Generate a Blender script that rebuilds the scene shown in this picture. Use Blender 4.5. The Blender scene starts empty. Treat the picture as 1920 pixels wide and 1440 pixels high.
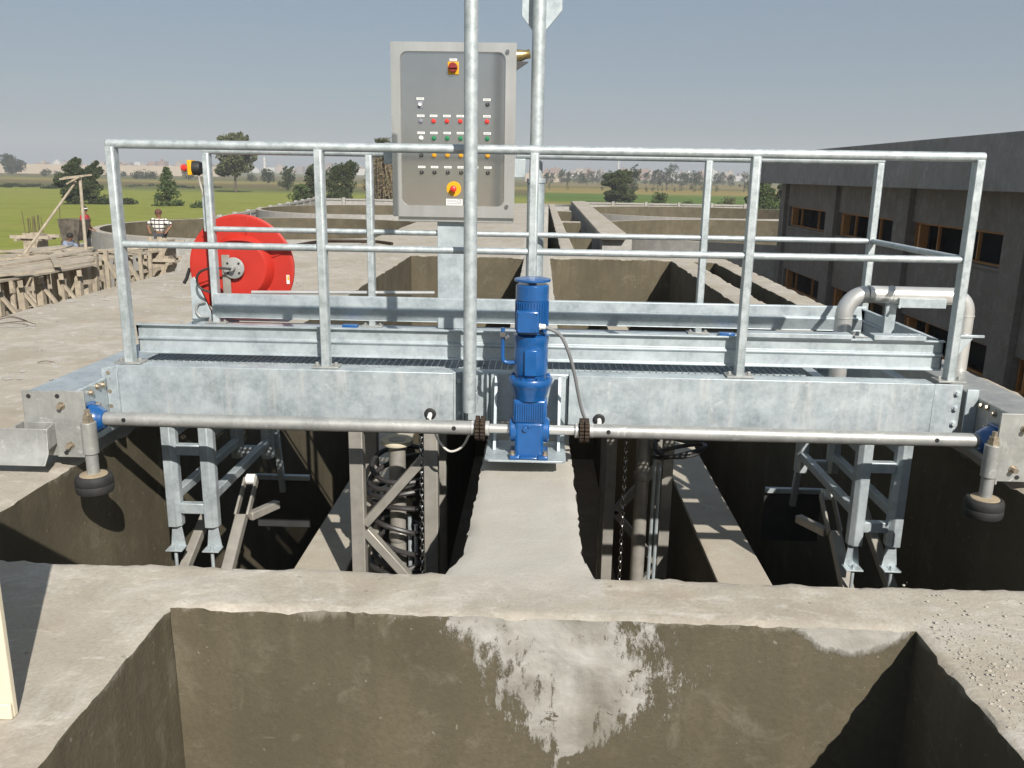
import bpy, math, random
from mathutils import Vector, Matrix, noise
R = math.radians
random.seed(7)
S = bpy.context.scene
C = S.collection

# ------------------------------------------------------------------ camera
F, PITCH, ROLL, YAW, EYE = 1598.6, .2413, .0164, -.0291, 1.45      # focal length in px of a 1920 px wide picture
def wdir(a, d, up):
    cp, sp = math.cos(PITCH), math.sin(PITCH)
    yr, z = d*cp+up*sp, -d*sp+up*cp
    cy, sy = math.cos(YAW), math.sin(YAW)
    return Vector((a*cy+yr*sy, -a*sy+yr*cy, z))
cr, sr = math.cos(ROLL), math.sin(ROLL)
cr_, su_, sb_ = wdir(cr, 0, sr), wdir(-sr, 0, cr), -wdir(0, 1, 0)
cam = bpy.data.cameras.new('camera')
cam.sensor_width = 36
cam.lens = 36*F/1920
cam.clip_start, cam.clip_end = .05, 9000
co = bpy.data.objects.new('camera', cam); C.objects.link(co)
co.matrix_world = Matrix(((cr_.x, su_.x, sb_.x, 0), (cr_.y, su_.y, sb_.y, 0), (cr_.z, su_.z, sb_.z, EYE), (0, 0, 0, 1)))
S.camera = co
def at(u, v, x=None, y=None, z=None):
    """the point of the place that stands at a known x, y or z on a sight line of the photograph"""
    U, V = u-960, v-720
    r = wdir(cr*U+sr*V, F, sr*U-cr*V)
    t = x/r.x if x is not None else y/r.y if y is not None else (z-EYE)/r.z
    return Vector((r.x*t, r.y*t, r.z*t+EYE))

# ------------------------------------------------------------------ light
SUN = Vector((.46, -1, .84)).normalized()
W = bpy.data.worlds.new('World'); S.world = W; W.use_nodes = True
nt = W.node_tree; bg = nt.nodes['Background']
sky = nt.nodes.new('ShaderNodeTexSky'); sky.sky_type = 'NISHITA'; sky.sun_disc = False
sky.sun_elevation = math.asin(SUN.z); sky.sun_rotation = math.atan2(SUN.x, SUN.y)
sky.air_density = 1.0; sky.dust_density = 1.5; sky.ozone_density = 1.0; sky.altitude = 0
sc_ = nt.nodes.new('ShaderNodeVectorMath'); sc_.operation = 'SCALE'; sc_.inputs['Scale'].default_value = .06
nt.links.new(sky.outputs[0], sc_.inputs[0])
mx = nt.nodes.new('ShaderNodeMix'); mx.data_type = 'RGBA'; mx.inputs[0].default_value = .62
nt.links.new(sc_.outputs[0], mx.inputs[6]); mx.inputs[7].default_value = (.222, .275, .336, 1)     # the even grey blue of a hazy day
nt.links.new(mx.outputs[2], bg.inputs[0]); bg.inputs[1].default_value = 1.0
sl = bpy.data.lights.new('sun', 'SUN'); sl.energy = 5.0; sl.angle = R(.5); sl.color = (1, .955, .885)
so = bpy.data.objects.new('sun', sl); C.objects.link(so)
so.rotation_euler = SUN.to_track_quat('Z', 'Y').to_euler()
S.view_settings.view_transform = 'Standard'; S.view_settings.look = 'None'
S.view_settings.exposure = 0.37; S.view_settings.gamma = 1
S.cycles.max_bounces = 6

# ------------------------------------------------------------------ materials
class NT:
    def __init__(s, name):
        s.m = bpy.data.materials.new(name); s.m.use_nodes = True
        s.t = s.m.node_tree; s.b = s.t.nodes['Principled BSDF']
        s.co = s.t.nodes.new('ShaderNodeTexCoord').outputs['Object']
    def n(s, kind, **k):
        o = s.t.nodes.new(kind)
        for a, b in k.items(): setattr(o, a, b)
        return o
    def put(s, sock, val):
        if hasattr(val, 'is_output'): s.t.links.new(val, sock)
        else: sock.default_value = val
    def noise(s, scale, detail=4, rough=.6, stretch=None, co=None, dist=0, rot=None):
        o = s.n('ShaderNodeTexNoise'); o.inputs['Scale'].default_value = scale
        o.inputs['Detail'].default_value = detail; o.inputs['Roughness'].default_value = rough
        o.inputs['Distortion'].default_value = dist
        c = co or s.co
        if stretch:
            mp = s.n('ShaderNodeMapping'); mp.inputs['Scale'].default_value = stretch
            if rot: mp.inputs['Rotation'].default_value = rot; mp.vector_type = 'POINT'
            s.t.links.new(c, mp.inputs[0]); c = mp.outputs[0]
        s.t.links.new(c, o.inputs[0]); return o.outputs[0]
    def ramp(s, fac, stops, interp='LINEAR'):
        o = s.n('ShaderNodeValToRGB'); e = o.color_ramp.elements; o.color_ramp.interpolation = interp
        while len(e) < len(stops): e.new(.5)
        for i, (p, c) in enumerate(stops):
            e[i].position = p; e[i].color = (*c, 1) if not isinstance(c, (int, float)) else (c, c, c, 1)
        s.t.links.new(fac, o.inputs[0]); return o.outputs[0]
    def mix(s, f, a, b, mode='MIX'):
        o = s.n('ShaderNodeMix', data_type='RGBA', blend_type=mode)
        s.put(o.inputs[0], f)
        for i, x in ((6, a), (7, b)): s.put(o.inputs[i], (*x, 1) if isinstance(x, tuple) and len(x) == 3 else x)
        return o.outputs[2]
    def math(s, op, a, b=0., c=None):
        o = s.n('ShaderNodeMath', operation=op); s.put(o.inputs[0], a); s.put(o.inputs[1], b)
        if c is not None: s.put(o.inputs[2], c)
        return o.outputs[0]
    def xyz(s):
        o = s.n('ShaderNodeSeparateXYZ'); s.t.links.new(s.co, o.inputs[0]); return o.outputs
    def bump(s, h, strength=.3, dist=.01):
        o = s.n('ShaderNodeBump'); o.inputs['Strength'].default_value = strength; o.inputs['Distance'].default_value = dist
        s.t.links.new(h, o.inputs['Height']); s.t.links.new(o.outputs[0], s.b.inputs['Normal'])
    def col(s, c): s.put(s.b.inputs['Base Color'], (*c, 1) if isinstance(c, tuple) else c)
    def pr(s, rough=.5, metal=0., spec=None):
        s.put(s.b.inputs['Roughness'], rough); s.put(s.b.inputs['Metallic'], metal)
        if spec is not None: s.b.inputs['Specular IOR Level'].default_value = spec
        return s.m

def simple(name, c, rough=.5, metal=0., var=.12, scale=12, bump=0, coat=0):
    s = NT(name); n = s.noise(scale, 5)
    s.col(s.ramp(n, [(.3, tuple(x*(1-var) for x in c)), (.7, tuple(min(1, x*(1+var)) for x in c))]))
    if bump: s.bump(s.noise(scale*4), bump, .004)
    if coat: s.b.inputs['Coat Weight'].default_value = coat; s.b.inputs['Coat Roughness'].default_value = .12
    return s.pr(rough, metal)

def galv(name, lo, hi, streak=0., k=1.):
    s = NT(name)
    a = s.noise(7*k, 6, .65); b = s.noise(45*k, 4, .7); 
    c = s.ramp(a, [(.34, lo), (.66, hi)])
    c = s.mix(s.ramp(b, [(.35, 0), (.7, .55)]), c, (hi[0]*1.12, hi[1]*1.12, hi[2]*1.1))
    if streak:
        st = s.noise(5, 6, .7, stretch=(3.2, 3.2, .35))
        c = s.mix(s.ramp(st, [(.52, 0), (.72, streak)]), c, (.62, .63, .62))
        bl = s.noise(14, 5, .75, dist=1.5)
        c = s.mix(s.ramp(bl, [(.60, 0), (.68, .5)]), c, (.72, .73, .72))
        ru = s.noise(2.1, 5, .7)
        c = s.mix(s.ramp(ru, [(.60, 0), (.8, .45)]), c, (.38, .32, .24))
    s.col(c); s.bump(b, .12, .002)
    return s.pr(s.ramp(a, [(.3, .42), (.7, .62)]), .45)
M = {}
M['galv'] = galv('galvanized_steel', (.31, .355, .375), (.49, .54, .56))
M['galv_beam'] = galv('weathered_galvanized_steel', (.29, .335, .36), (.49, .54, .56), .8)
M['galv_rail'] = galv('galvanized_rail_steel', (.30, .345, .355), (.52, .56, .57), 0, 2.6)
M['galv_dull'] = galv('dull_galvanized_steel', (.27, .275, .265), (.38, .38, .36), .25)
M['steel_paint'] = simple('grey_beige_steel', (.36, .34, .30), .45, .4, .15)
def brushed():
    s = NT('brushed_stainless_steel'); n = s.noise(9, 5, .6, stretch=(1, 1, .15)); g = s.noise(2.2, 3)
    s.col(s.mix(s.ramp(n, [(.3, 0), (.7, 1)]), (.52, .515, .49), (.64, .635, .61)))
    s.bump(s.noise(160, 2, .5, stretch=(.05, 1, 1)), .04, .001)
    return s.pr(s.ramp(g, [(.35, .24), (.65, .34)]), .7)
M['stainless'] = brushed()
M['panel'] = simple('stainless_door_panel', (.58, .57, .55), .11, .92, .05, 5)
M['pipe'] = simple('stainless_pipe', (.66, .65, .62), .32, .6, .10, 9)
M['blue'] = simple('blue_machine_paint', (.008, .082, .26), .32, 0, .18, 14, .15, .6)
M['red'] = simple('red_reel_paint', (.42, .022, .012), .5, 0, .10, 5, 0, .1)
M['black'] = simple('black_rubber', (.018, .018, .018), .6)
M['hose'] = simple('black_hose', (.03, .028, .027), .45)
M['tyre'] = simple('worn_tyre', (.022, .021, .02), .75, 0, .3, 18, .3)
M['dust'] = simple('dusty_hub', (.30, .24, .16), .85, 0, .2)
M['rust'] = simple('rusty_chain', (.038, .024, .014), .7, .3, .6, 60, .6)
M['chain'] = simple('bright_chain', (.5, .5, .5), .25, 1, .2)
M['dark_steel'] = simple('dark_steel', (.10, .10, .10), .4, .6)
M['bolt'] = simple('zinc_bolt', (.40, .34, .26), .4, .7, .3, 40)
M['grey_cable'] = simple('grey_conduit', (.20, .20, .20), .5)
M['white_cable'] = simple('pale_cable', (.55, .53, .48), .5)
M['white'] = simple('white_plastic', (.75, .75, .72), .4, 0, .04)
M['yellow'] = simple('yellow_plastic', (.72, .36, .01), .4, 0, .06)
M['lamp_yellow'] = simple('amber_lens', (.62, .30, .02), .25, 0, .06)
M['red_p'] = simple('red_plastic', (.62, .045, .035), .35, 0, .06)
M['dark_red'] = simple('dark_red_knob', (.22, .02, .02), .4)
M['green_p'] = simple('green_plastic', (.02, .20, .08), .35, 0, .06)
M['grey_p'] = simple('grey_plastic', (.22, .22, .26), .4)
M['ink'] = simple('printed_ink', (.09, .09, .09), .6)
M['wood'] = simple('rough_timber', (.33, .28, .21), .85, 0, .3, 6, .4)
M['wood_grey'] = simple('weathered_timber', (.36, .31, .24), .85, 0, .25, 6, .4)
M['ply'] = simple('cream_plywood', (.66, .59, .45), .6, 0, .08, 6)
M['orange_wood'] = simple('orange_window_timber', (.33, .15, .035), .6, 0, .2)
M['rebar'] = simple('rusty_rebar', (.09, .06, .045), .8)
M['skin'] = simple('skin', (.22, .11, .06), .6)
M['shirt_red'] = simple('red_shirt', (.42, .03, .045), .85)
M['cloth_dark'] = simple('dark_trousers', (.05, .05, .055), .9)
M['cloth_blue'] = simple('grey_blue_shirt', (.20, .23, .30), .9)
M['hair'] = simple('black_hair', (.012, .011, .010), .7)
M['skip'] = simple('mortar_caked_steel', (.11, .095, .075), .85, .1, .6, 5, .6)
M['indoor_shade'] = simple('painted_indoor_shade', (.006, .006, .007), .9)  # near-black colour stands in for the shade inside the building
M['tan_wall'] = simple('cream_wall', (.40, .34, .27), .9, 0, .08, .05)
M['trunk'] = simple('bark', (.10, .08, .06), .9, 0, .3, 3)
M['frond'] = simple('dry_palm_frond', (.24, .18, .10), .9, 0, .3, 3)

def stripes():
    s = NT('striped_shirt'); x, y, z = s.xyz()
    a = s.math('LESS_THAN', s.math('MODULO', s.math('ADD', z, 10), .13), .045)
    b = s.math('LESS_THAN', s.math('MODULO', s.math('ADD', x, 50), .15), .03)
    s.col(s.mix(s.math('MAXIMUM', a, b), (.66, .64, .58), (.06, .05, .06))); return s.pr(.9)
M['striped'] = stripes()

def concrete(name, a, b, pale, bstr=.35, sc=1.):
    s = NT(name)
    n1 = s.noise(.9*sc, 6, .62); n2 = s.noise(6*sc, 6, .7); n3 = s.noise(70*sc, 3, .7); n4 = s.noise(2.3*sc, 6, .75, dist=.8)
    c = s.ramp(n1, [(.33, a), (.67, b)])
    c = s.mix(s.ramp(n4, [(.50, 0), (.66, .7)]), c, pale)
    sm = s.noise(4.5*sc, 8, .75, stretch=(1, 2.2, 1), dist=.7); c = s.mix(s.ramp(sm, [(.54, 0), (.66, .65)]), c, tuple(x*1.12 for x in pale))
    tn = s.noise(2.0*sc, 5, .65); c = s.mix(s.ramp(tn, [(.52, 0), (.70, .45)]), c, (a[0]*1.02, a[1]*.90, a[2]*.74))
    c = s.mix(s.ramp(n2, [(.30, .35), (.55, 0)]), c, tuple(x*.72 for x in a))
    c = s.mix(s.ramp(n3, [(.3, .28), (.6, 0)]), c, tuple(x*.6 for x in a))
    sp = s.noise(23*sc, 2, .5)
    c = s.mix(s.ramp(sp, [(.70, 0), (.74, .5)]), c, tuple(x*.45 for x in a))
    if name == 'pale_cast_concrete':        # the middle walkway carries a smoother, greyer screed
        x, y, z = s.xyz()
        m = s.math('MULTIPLY', s.math('LESS_THAN', s.math('ABSOLUTE', s.math('ADD', x, .036)), .30), s.ramp(s.math('ADD', s.math('SUBTRACT', y, 2.3), s.math('MULTIPLY', n4, .4)), [(.55, 0), (.85, .75)]))
        c = s.mix(m, c, s.mix(n1, (.39, .37, .325), (.455, .435, .39)))
    s.col(c)
    h = s.mix(.5, n2, n3); s.bump(h, bstr, .02)
    return s.pr(.92, 0, .25)
M['concrete'] = concrete('pale_cast_concrete', (.345, .305, .245), (.435, .395, .33), (.54, .505, .45), .25)
M['concrete_grey'] = concrete('grey_concrete', (.30, .29, .27), (.38, .365, .34), (.45, .44, .42), .3, .6)
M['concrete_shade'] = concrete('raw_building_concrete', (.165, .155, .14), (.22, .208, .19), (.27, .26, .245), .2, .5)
M['fascia'] = concrete('paler_fascia_concrete', (.22, .222, .222), (.28, .282, .282), (.34, .34, .34), .2, .5)
M['gravel'] = simple('mixed_gravel', (.40, .37, .32), .9, 0, .3, 40)
M['channel_top'] = concrete('partition_concrete', (.40, .36, .29), (.44, .40, .33), (.46, .43, .37), .2)

def pit():
    s = NT('olive_cement_slurry'); x, y, z = s.xyz()
    n1 = s.noise(1.3, 6, .6); n2 = s.noise(9, 6, .7); n3 = s.noise(60, 3, .7); sc = s.noise(7, 6, .75, stretch=(1, 1, 2.5), dist=.5)
    vs = s.noise(4, 4, .6, stretch=(1.6, 1.6, .25))
    c = s.ramp(n1, [(.32, (.085, .072, .045)), (.68, (.142, .121, .080))])
    c = s.mix(s.ramp(vs, [(.42, .35), (.6, 0)]), c, (.085, .073, .05))
    c = s.mix(s.ramp(n2, [(.56, 0), (.78, .5)]), c, (.19, .17, .125))
    c = s.mix(s.ramp(sc, [(.66, 0), (.74, .55)]), c, (.25, .23, .18))
    bl2 = s.noise(3.2, 5, .7, dist=1.); c = s.mix(s.ramp(bl2, [(.58, 0), (.72, .45)]), c, (.215, .192, .145))
    for ang, th in ((.5, .70), (-.35, .72), (1.2, .73)):        # trowel scratches
        st_ = s.noise(34, 3, .6, stretch=(.16, .16, 1), rot=(0, ang, 0)); c = s.mix(s.ramp(st_, [(th-.02, 0), (th+.04, .22)]), c, (.27, .245, .19))
    pt = s.noise(38, 2, .5); c = s.mix(s.ramp(pt, [(.72, 0), (.75, .6)]), c, (.30, .275, .22))
    dk = s.noise(1.6, 4, .6, stretch=(1, 1, .5)); c = s.mix(s.ramp(dk, [(.34, .4), (.48, 0)]), c, (.078, .066, .043))
    c = s.mix(s.ramp(n3, [(.3, .35), (.55, 0)]), c, (.07, .06, .042))
    # pale mortar patches smeared over the near cross wall: thick at the rim, dripping down
    near = s.math('LESS_THAN', s.math('ABSOLUTE', s.math('SUBTRACT', y, 2.61)), .07)
    rag = s.noise(5, 12, .80, stretch=(1.5, 1, 1), dist=.6); drip = s.noise(16, 7, .8, stretch=(1.2, 1, .22))
    rg = s.math('ADD', s.math('MULTIPLY', s.math('SUBTRACT', rag, .5), 3.2), s.math('MULTIPLY', s.math('SUBTRACT', drip, .5), 3.0))
    dep = s.math('MULTIPLY', z, -1.8)                                  # 0 at the rim, 1 at 0.55 m down
    half = s.ramp(dep, [(0, .30), (.10, .33), (.22, .27), (.36, .27), (.55, .26), (.72, .18), (.90, .09), (1, 0)])
    cent = s.ramp(dep, [(0, .50), (.2, .56), (.3, .58), (.6, .58), (.8, .57), (1, .54)])       # x = 2 * value - 1 + .02
    xx = s.math('SUBTRACT', x, s.math('SUBTRACT', s.math('MULTIPLY', cent, 2.), .98))
    fine = s.noise(30, 6, .8, stretch=(1, 1, .4)); isl = s.noise(8, 8, .75, dist=1.)
    m1 = s.math('MULTIPLY', s.math('SUBTRACT', 1.30, s.math('DIVIDE', s.math('ABSOLUTE', xx), s.math('MAXIMUM', half, .01))), .62)
    m1 = s.math('ADD', m1, s.math('ADD', s.math('MULTIPLY', s.math('SUBTRACT', rag, .5), 2.3), s.math('ADD', s.math('MULTIPLY', s.math('SUBTRACT', drip, .5), s.math('MULTIPLY', dep, 3.2)), s.math('MULTIPLY', s.math('SUBTRACT', fine, .5), 1.7))))
    m1 = s.math('SUBTRACT', m1, s.ramp(isl, [(.58, 0), (.68, .9)]))
    x2 = s.math('DIVIDE', s.math('SUBTRACT', x, 1.08), .23)
    m2 = s.math('SUBTRACT', s.math('SUBTRACT', 1., s.math('MULTIPLY', x2, x2)), s.math('MULTIPLY', dep, 4.2))
    m2 = s.math('ADD', m2, s.math('ADD', s.math('MULTIPLY', s.math('SUBTRACT', rag, .5), .7), s.math('MULTIPLY', s.math('SUBTRACT', fine, .5), .5)))
    mm = s.math('MAXIMUM', m1, m2)
    mask = s.math('MULTIPLY', s.ramp(mm, [(.10, 0), (.32, 1)]), near)
    lump = s.noise(7, 2, .45, dist=.3)
    pale = s.mix(s.ramp(s.noise(3.5, 4, .6, dist=.6), [(.36, 0), (.64, 1)]), (.235, .22, .185), (.43, .415, .38))
    # thin crust of spilled mortar just under every rim
    rim = s.math('MULTIPLY', s.ramp(s.math('ADD', s.math('ADD', s.math('MULTIPLY', z, 14.), .62), s.math('MULTIPLY', s.math('SUBTRACT', rag, .5), 3.)), [(.3, 0), (.7, 1)]), .7)
    c = s.mix(rim, c, (.27, .245, .20))
    c = s.mix(mask, c, pale)
    s.col(c)
    h = s.math('ADD', s.math('MULTIPLY', mask, s.math('ADD', .5, s.math('MULTIPLY', lump, 2.6))), s.math('ADD', s.math('MULTIPLY', n2, .5), s.math('MULTIPLY', n3, .25)))
    s.bump(h, .4, .02)
    return s.pr(.85, 0, .25)
M['pit'] = pit()

def field():
    s = NT('farm_fields'); x, y, z = s.xyz()
    w = s.noise(.012, 3, .5); f = s.noise(.35, 5, .75); st = s.noise(.25, 4, .7, stretch=(.12, 1, 1))
    yy = s.math('ADD', y, s.math('ADD', s.math('MULTIPLY', x, .16), s.math('MULTIPLY', s.math('SUBTRACT', w, .5), 60.)))
    lg = s.math('DIVIDE', s.math('LOGARITHM', s.math('MAXIMUM', yy, 10.), 10.), 4.)     # log10(distance)/4
    P = lambda d: math.log10(d)/4
    G1, G2, OC, BR, DK = (.215, .235, .045), (.17, .20, .045), (.27, .215, .075), (.14, .10, .055), (.085, .095, .04)
    left = s.ramp(lg, [(P(10), G1), (P(190), G1), (P(200), G2), (P(225), DK), (P(300), BR), (P(330), OC), (P(420), DK), (P(560), BR), (P(900), (.12, .13, .06))])
    right = s.ramp(lg, [(P(10), OC), (P(165), OC), (P(180), (.07, .14, .025)), (P(255), (.08, .145, .03)), (P(275), OC), (P(360), (.24, .17, .06)), (P(400), DK), (P(440), (.22, .16, .075)), (P(700), (.17, .14, .07)), (P(1000), DK)])
    side = s.ramp(s.math('ADD', .5, s.math('MULTIPLY', x, .02)), [(.45, 0), (.55, 1)])
    c = s.mix(side, left, right)
    c = s.mix(s.ramp(f, [(.3, .35), (.6, 0)]), c, (.06, .08, .02))
    c = s.mix(s.ramp(st, [(.45, 0), (.7, .55)]), c, (.28, .25, .085))
    s.col(c); s.bump(f, .6, .2)
    return s.pr(.95, 0, .1)
M['field'] = field()
M['dirt'] = concrete('site_dirt', (.24, .20, .145), (.31, .265, .20), (.36, .32, .26), .5, .3)

def leaf(name, a, b):
    s = NT(name); g = s.n('ShaderNodeNewGeometry')
    n = s.noise(.5, 3, .6)
    c = s.mix(g.outputs['Random Per Island'], a, b)
    c = s.mix(s.ramp(n, [(.35, .5), (.6, 0)]), c, tuple(x*.55 for x in a))
    s.col(c); s.b.inputs['Specular IOR Level'].default_value = .2
    return s.pr(.8)
M['frond_leaf'] = leaf('dry_fronds', (.10, .075, .04), (.26, .20, .12))
M['leaf_dark'] = leaf('dark_foliage', (.022, .034, .012), (.065, .082, .03))
M['leaf_mid'] = leaf('mid_foliage', (.035, .058, .018), (.085, .115, .035))
M['leaf_far'] = leaf('distant_foliage', (.022, .032, .016), (.050, .066, .030))
M['leaf_olive'] = leaf('olive_foliage', (.05, .058, .025), (.11, .115, .05))
for i, c in enumerate([(.36, .29, .23), (.26, .16, .12), (.50, .48, .44), (.24, .20, .18)]):
    M['house%d' % i] = simple('house_wall_%s' % 'abcd'[i], c, .9, 0, .06, .05)

# ------------------------------------------------------------------ mesh helpers
def frame(d):
    d = Vector(d).normalized(); a = Vector((0, 0, 1)) if abs(d.z) < .9 else Vector((0, 1, 0))
    x = d.cross(a).normalized(); return x, d.cross(x).normalized() * -1, d
class MB:
    def __init__(s): s.v = []; s.f = []
    def add(s, vs, fs):
        o = len(s.v); s.v += [Vector(p) for p in vs]; s.f += [tuple(i+o for i in f) for f in fs]; return s
    def box(s, x0, x1, y0, y1, z0, z1):
        return s.add([(x0, y0, z0), (x1, y0, z0), (x1, y1, z0), (x0, y1, z0), (x0, y0, z1), (x1, y0, z1), (x1, y1, z1), (x0, y1, z1)],
                     [(3, 2, 1, 0), (4, 5, 6, 7), (0, 1, 5, 4), (1, 2, 6, 5), (2, 3, 7, 6), (3, 0, 4, 7)])
    def bar(s, p, q, w, h, side=None):
        p, q = Vector(p), Vector(q); d = (q-p).normalized()
        if side is None: side = d.cross(Vector((0, 0, 1)) if abs(d.z) < .95 else Vector((0, 1, 0)))
        a = Vector(side).normalized()*w/2; b = d.cross(a).normalized()*h/2
        vs = [e+i*a+j*b for e in (p, q) for i, j in ((-1, -1), (1, -1), (1, 1), (-1, 1))]
        fs = [(0, 1, 2, 3), (7, 6, 5, 4), (0, 4, 5, 1), (1, 5, 6, 2), (2, 6, 7, 3), (3, 7, 4, 0)]
        o = MB().add(vs, fs)
        if (vs[1]-vs[0]).cross(vs[3]-vs[0]).dot(d) > 0: o.f = [f[::-1] for f in o.f]
        return s.add(o.v, o.f)
    def tube(s, p, q, r, r2=None, n=16, caps=True):
        p, q = Vector(p), Vector(q); x, y, d = frame(q-p); r2 = r if r2 is None else r2
        vs = [e+(x*math.cos(t)+y*math.sin(t))*k for e, k in ((p, r), (q, r2)) for t in [2*math.pi*i/n for i in range(n)]]
        fs = [(i, (i+1) % n, n+(i+1) % n, n+i) for i in range(n)]
        if caps: fs += [tuple(range(n))[::-1], tuple(range(n, 2*n))]
        return s.add(vs, fs)
    def sweep(s, pts, r, n=10, caps=True):
        pts = [Vector(p) for p in pts]; vs = []; fs = []; x = None
        for i, p in enumerate(pts):
            d = (pts[min(i+1, len(pts)-1)]-pts[max(i-1, 0)]).normalized()
            if x is None: x = frame(d)[0]
            x = (x-d*x.dot(d)).normalized(); y = d.cross(x)
            rr = r[i] if isinstance(r, (list, tuple)) else r
            vs += [p+(x*math.cos(2*math.pi*k/n)+y*math.sin(2*math.pi*k/n))*rr for k in range(n)]
        for i in range(len(pts)-1):
            for k in range(n): fs.append((i*n+k, i*n+(k+1) % n, (i+1)*n+(k+1) % n, (i+1)*n+k))
        if caps: fs += [tuple(range(n))[::-1], tuple(range(len(vs)-n, len(vs)))]
        return s.add(vs, fs)
    def lathe(s, prof, o, axis=(0, 0, 1), n=24):
        x, y, d = frame(axis); o = Vector(o); vs = []; fs = []
        for r, h in prof: vs += [o+d*h+(x*math.cos(2*math.pi*k/n)+y*math.sin(2*math.pi*k/n))*max(r, 1e-4) for k in range(n)]
        for i in range(len(prof)-1):
            for k in range(n): fs.append((i*n+k, i*n+(k+1) % n, (i+1)*n+(k+1) % n, (i+1)*n+k))
        fs += [tuple(range(n))[::-1], tuple(range(len(vs)-n, len(vs)))]
        return s.add(vs, fs)
    def prism(s, poly, off):
        off = Vector(off); n = len(poly); p = [Vector(q) for q in poly]
        fs = [tuple(range(n))[::-1], tuple(range(n, 2*n))]+[(i, (i+1) % n, n+(i+1) % n, n+i) for i in range(n)]
        nrm = Vector((0, 0, 0))
        for i in range(n): nrm += p[i].cross(p[(i+1) % n])
        if nrm.dot(off) < 0: fs = [f[::-1] for f in fs]
        return s.add(p+[q+off for q in p], fs)
    def ball(s, c, r, n=10, m=6, sc=(1, 1, 1)):
        vs = []; fs = []
        for i in range(m+1):
            a = math.pi*i/m
            for k in range(n):
                b = 2*math.pi*k/n
                vs.append(Vector(c)+Vector((math.sin(a)*math.cos(b)*sc[0], math.sin(a)*math.sin(b)*sc[1], math.cos(a)*sc[2]))*r)
        for i in range(m):
            for k in range(n): fs.append((i*n+k, (i+1)*n+k, (i+1)*n+(k+1) % n, i*n+(k+1) % n))
        return s.add(vs, fs)
    def build(s, name, mat, parent=None, bevel=0, smooth=True, **tags):
        me = bpy.data.meshes.new(name); me.from_pydata([tuple(p) for p in s.v], [], s.f); me.update()
        me.materials.append(mat)
        o = bpy.data.objects.new(name, me); C.objects.link(o)
        if smooth:
            me.polygons.foreach_set('use_smooth', [True]*len(me.polygons)); me.set_sharp_from_angle(angle=R(38))
        if bevel:
            b = o.modifiers.new('bevel', 'BEVEL'); b.width = bevel; b.segments = 2; b.limit_method = 'ANGLE'; b.angle_limit = R(40)
        if parent is not None: join(o, parent)
        for k, t in tags.items(): o[k] = t
        return o
def join(o, parent):
    o.parent = parent
    if parent.type == 'EMPTY': o.matrix_parent_inverse = Matrix.Translation(-parent.location)
def thing(name, label, cat, loc=(0, 0, 0), group=None):
    o = bpy.data.objects.new(name, None); C.objects.link(o); o.location = loc; o.empty_display_size = .2
    o['label'] = label; o['category'] = cat
    if group: o['group'] = group
    return o
def tag(o, label, cat, group=None):
    o['label'] = label; o['category'] = cat
    if group: o['group'] = group
    return o
def smooth_path(pts, k=8):
    P = [Vector(p) for p in pts]; P = [2*P[0]-P[1]]+P+[2*P[-1]-P[-2]]; out = []
    for i in range(1, len(P)-2):
        for j in range(k):
            t = j/k; a, b, c, d = P[i-1:i+3]
            out.append(.5*((2*b)+(c-a)*t+(2*a-5*b+4*c-d)*t*t+(3*b-a-3*c+d)*t**3))
    return out+[P[-2]]
def bolts(lst, parent, mat=None, name='bolt'):
    for q in lst:
        m = MB(); bolt(m, *q); m.build(name, mat or M['bolt'], parent)
def bolt(mb, p, d, r=.011, h=.012):
    p, d = Vector(p), Vector(d).normalized()
    mb.tube(p, p+d*.003, r*1.5, n=10); mb.tube(p+d*.003, p+d*h, r, n=6)

# ------------------------------------------------------------------ ground
g = MB(); g.add([(-6000, -5000, -3.8), (6000, -5000, -3.8), (6000, 8000, -3.8), (-6000, 8000, -3.8)], [(0, 1, 2, 3)])
o = g.build('field_ground', M['field'], smooth=False); o['kind'] = 'structure'
g = MB(); g.add([(-90, -500, -3.79), (130, -500, -3.79), (45, 128, -3.79), (-33, 128, -3.79), (-24.5, 47, -3.79)], [(0, 1, 2, 3, 4)])
o = g.build('site_ground', M['dirt'], smooth=False); o['kind'] = 'structure'

# ------------------------------------------------------------------ concrete basin
XL, CL, CR_, XR = -2.307, -.268, .195, 2.356
YN, YF, YW = 2.608, 2.918, 15.43
PITS = [(XL, CL, YF, YW), (CR_, XR, YF, YW), (-1.225, 1.285, .55, YN), (2.72, 3.09, 6.2, 15.2),
        (-.1+.16, .43, 17.2, 45), (.70, 1.30, 17.2, 21.5), (.70, 1.30, 22.2, 27.5), (.70, 1.30, 28.3, 36), (.70, 1.30, 37, 45)]
def solid(x, y):
    if YF < y < YF+.26:                                    # the walkway flares into the cross wall
        w = .055*(1-(y-YF)/.26)**2
        if CL-w*1.1 < x < CR_+w: return True
    for a, b, c, d in PITS:
        if a < x < b and c < y < d: return False
    if x > 3.42: return False
    if y > 16.6:
        return -3.75 < x < 1.30 and y < 45
    return x > -5.33-max(0, y-12.4)*.34
def lines(keys, steps):
    out = []
    for i in range(len(keys)-1):
        a, b = keys[i], keys[i+1]; st = steps((a+b)/2); n = max(1, round((b-a)/st))
        out += [a+(b-a)*k/n for k in range(n)]
    return out+[keys[-1]]
xs = lines(sorted({-9, -6.5, -5.33, -3.75, -2.6, XL, -1.225, CL, .06, CR_, .43, .70, 1.285, 1.30, XR, 2.72, 3.09, 3.42, 3.6}), lambda x: .027 if -2.45 < x < 2.4 else .06 if x < 3.5 and x > 2 else .11)
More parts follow.
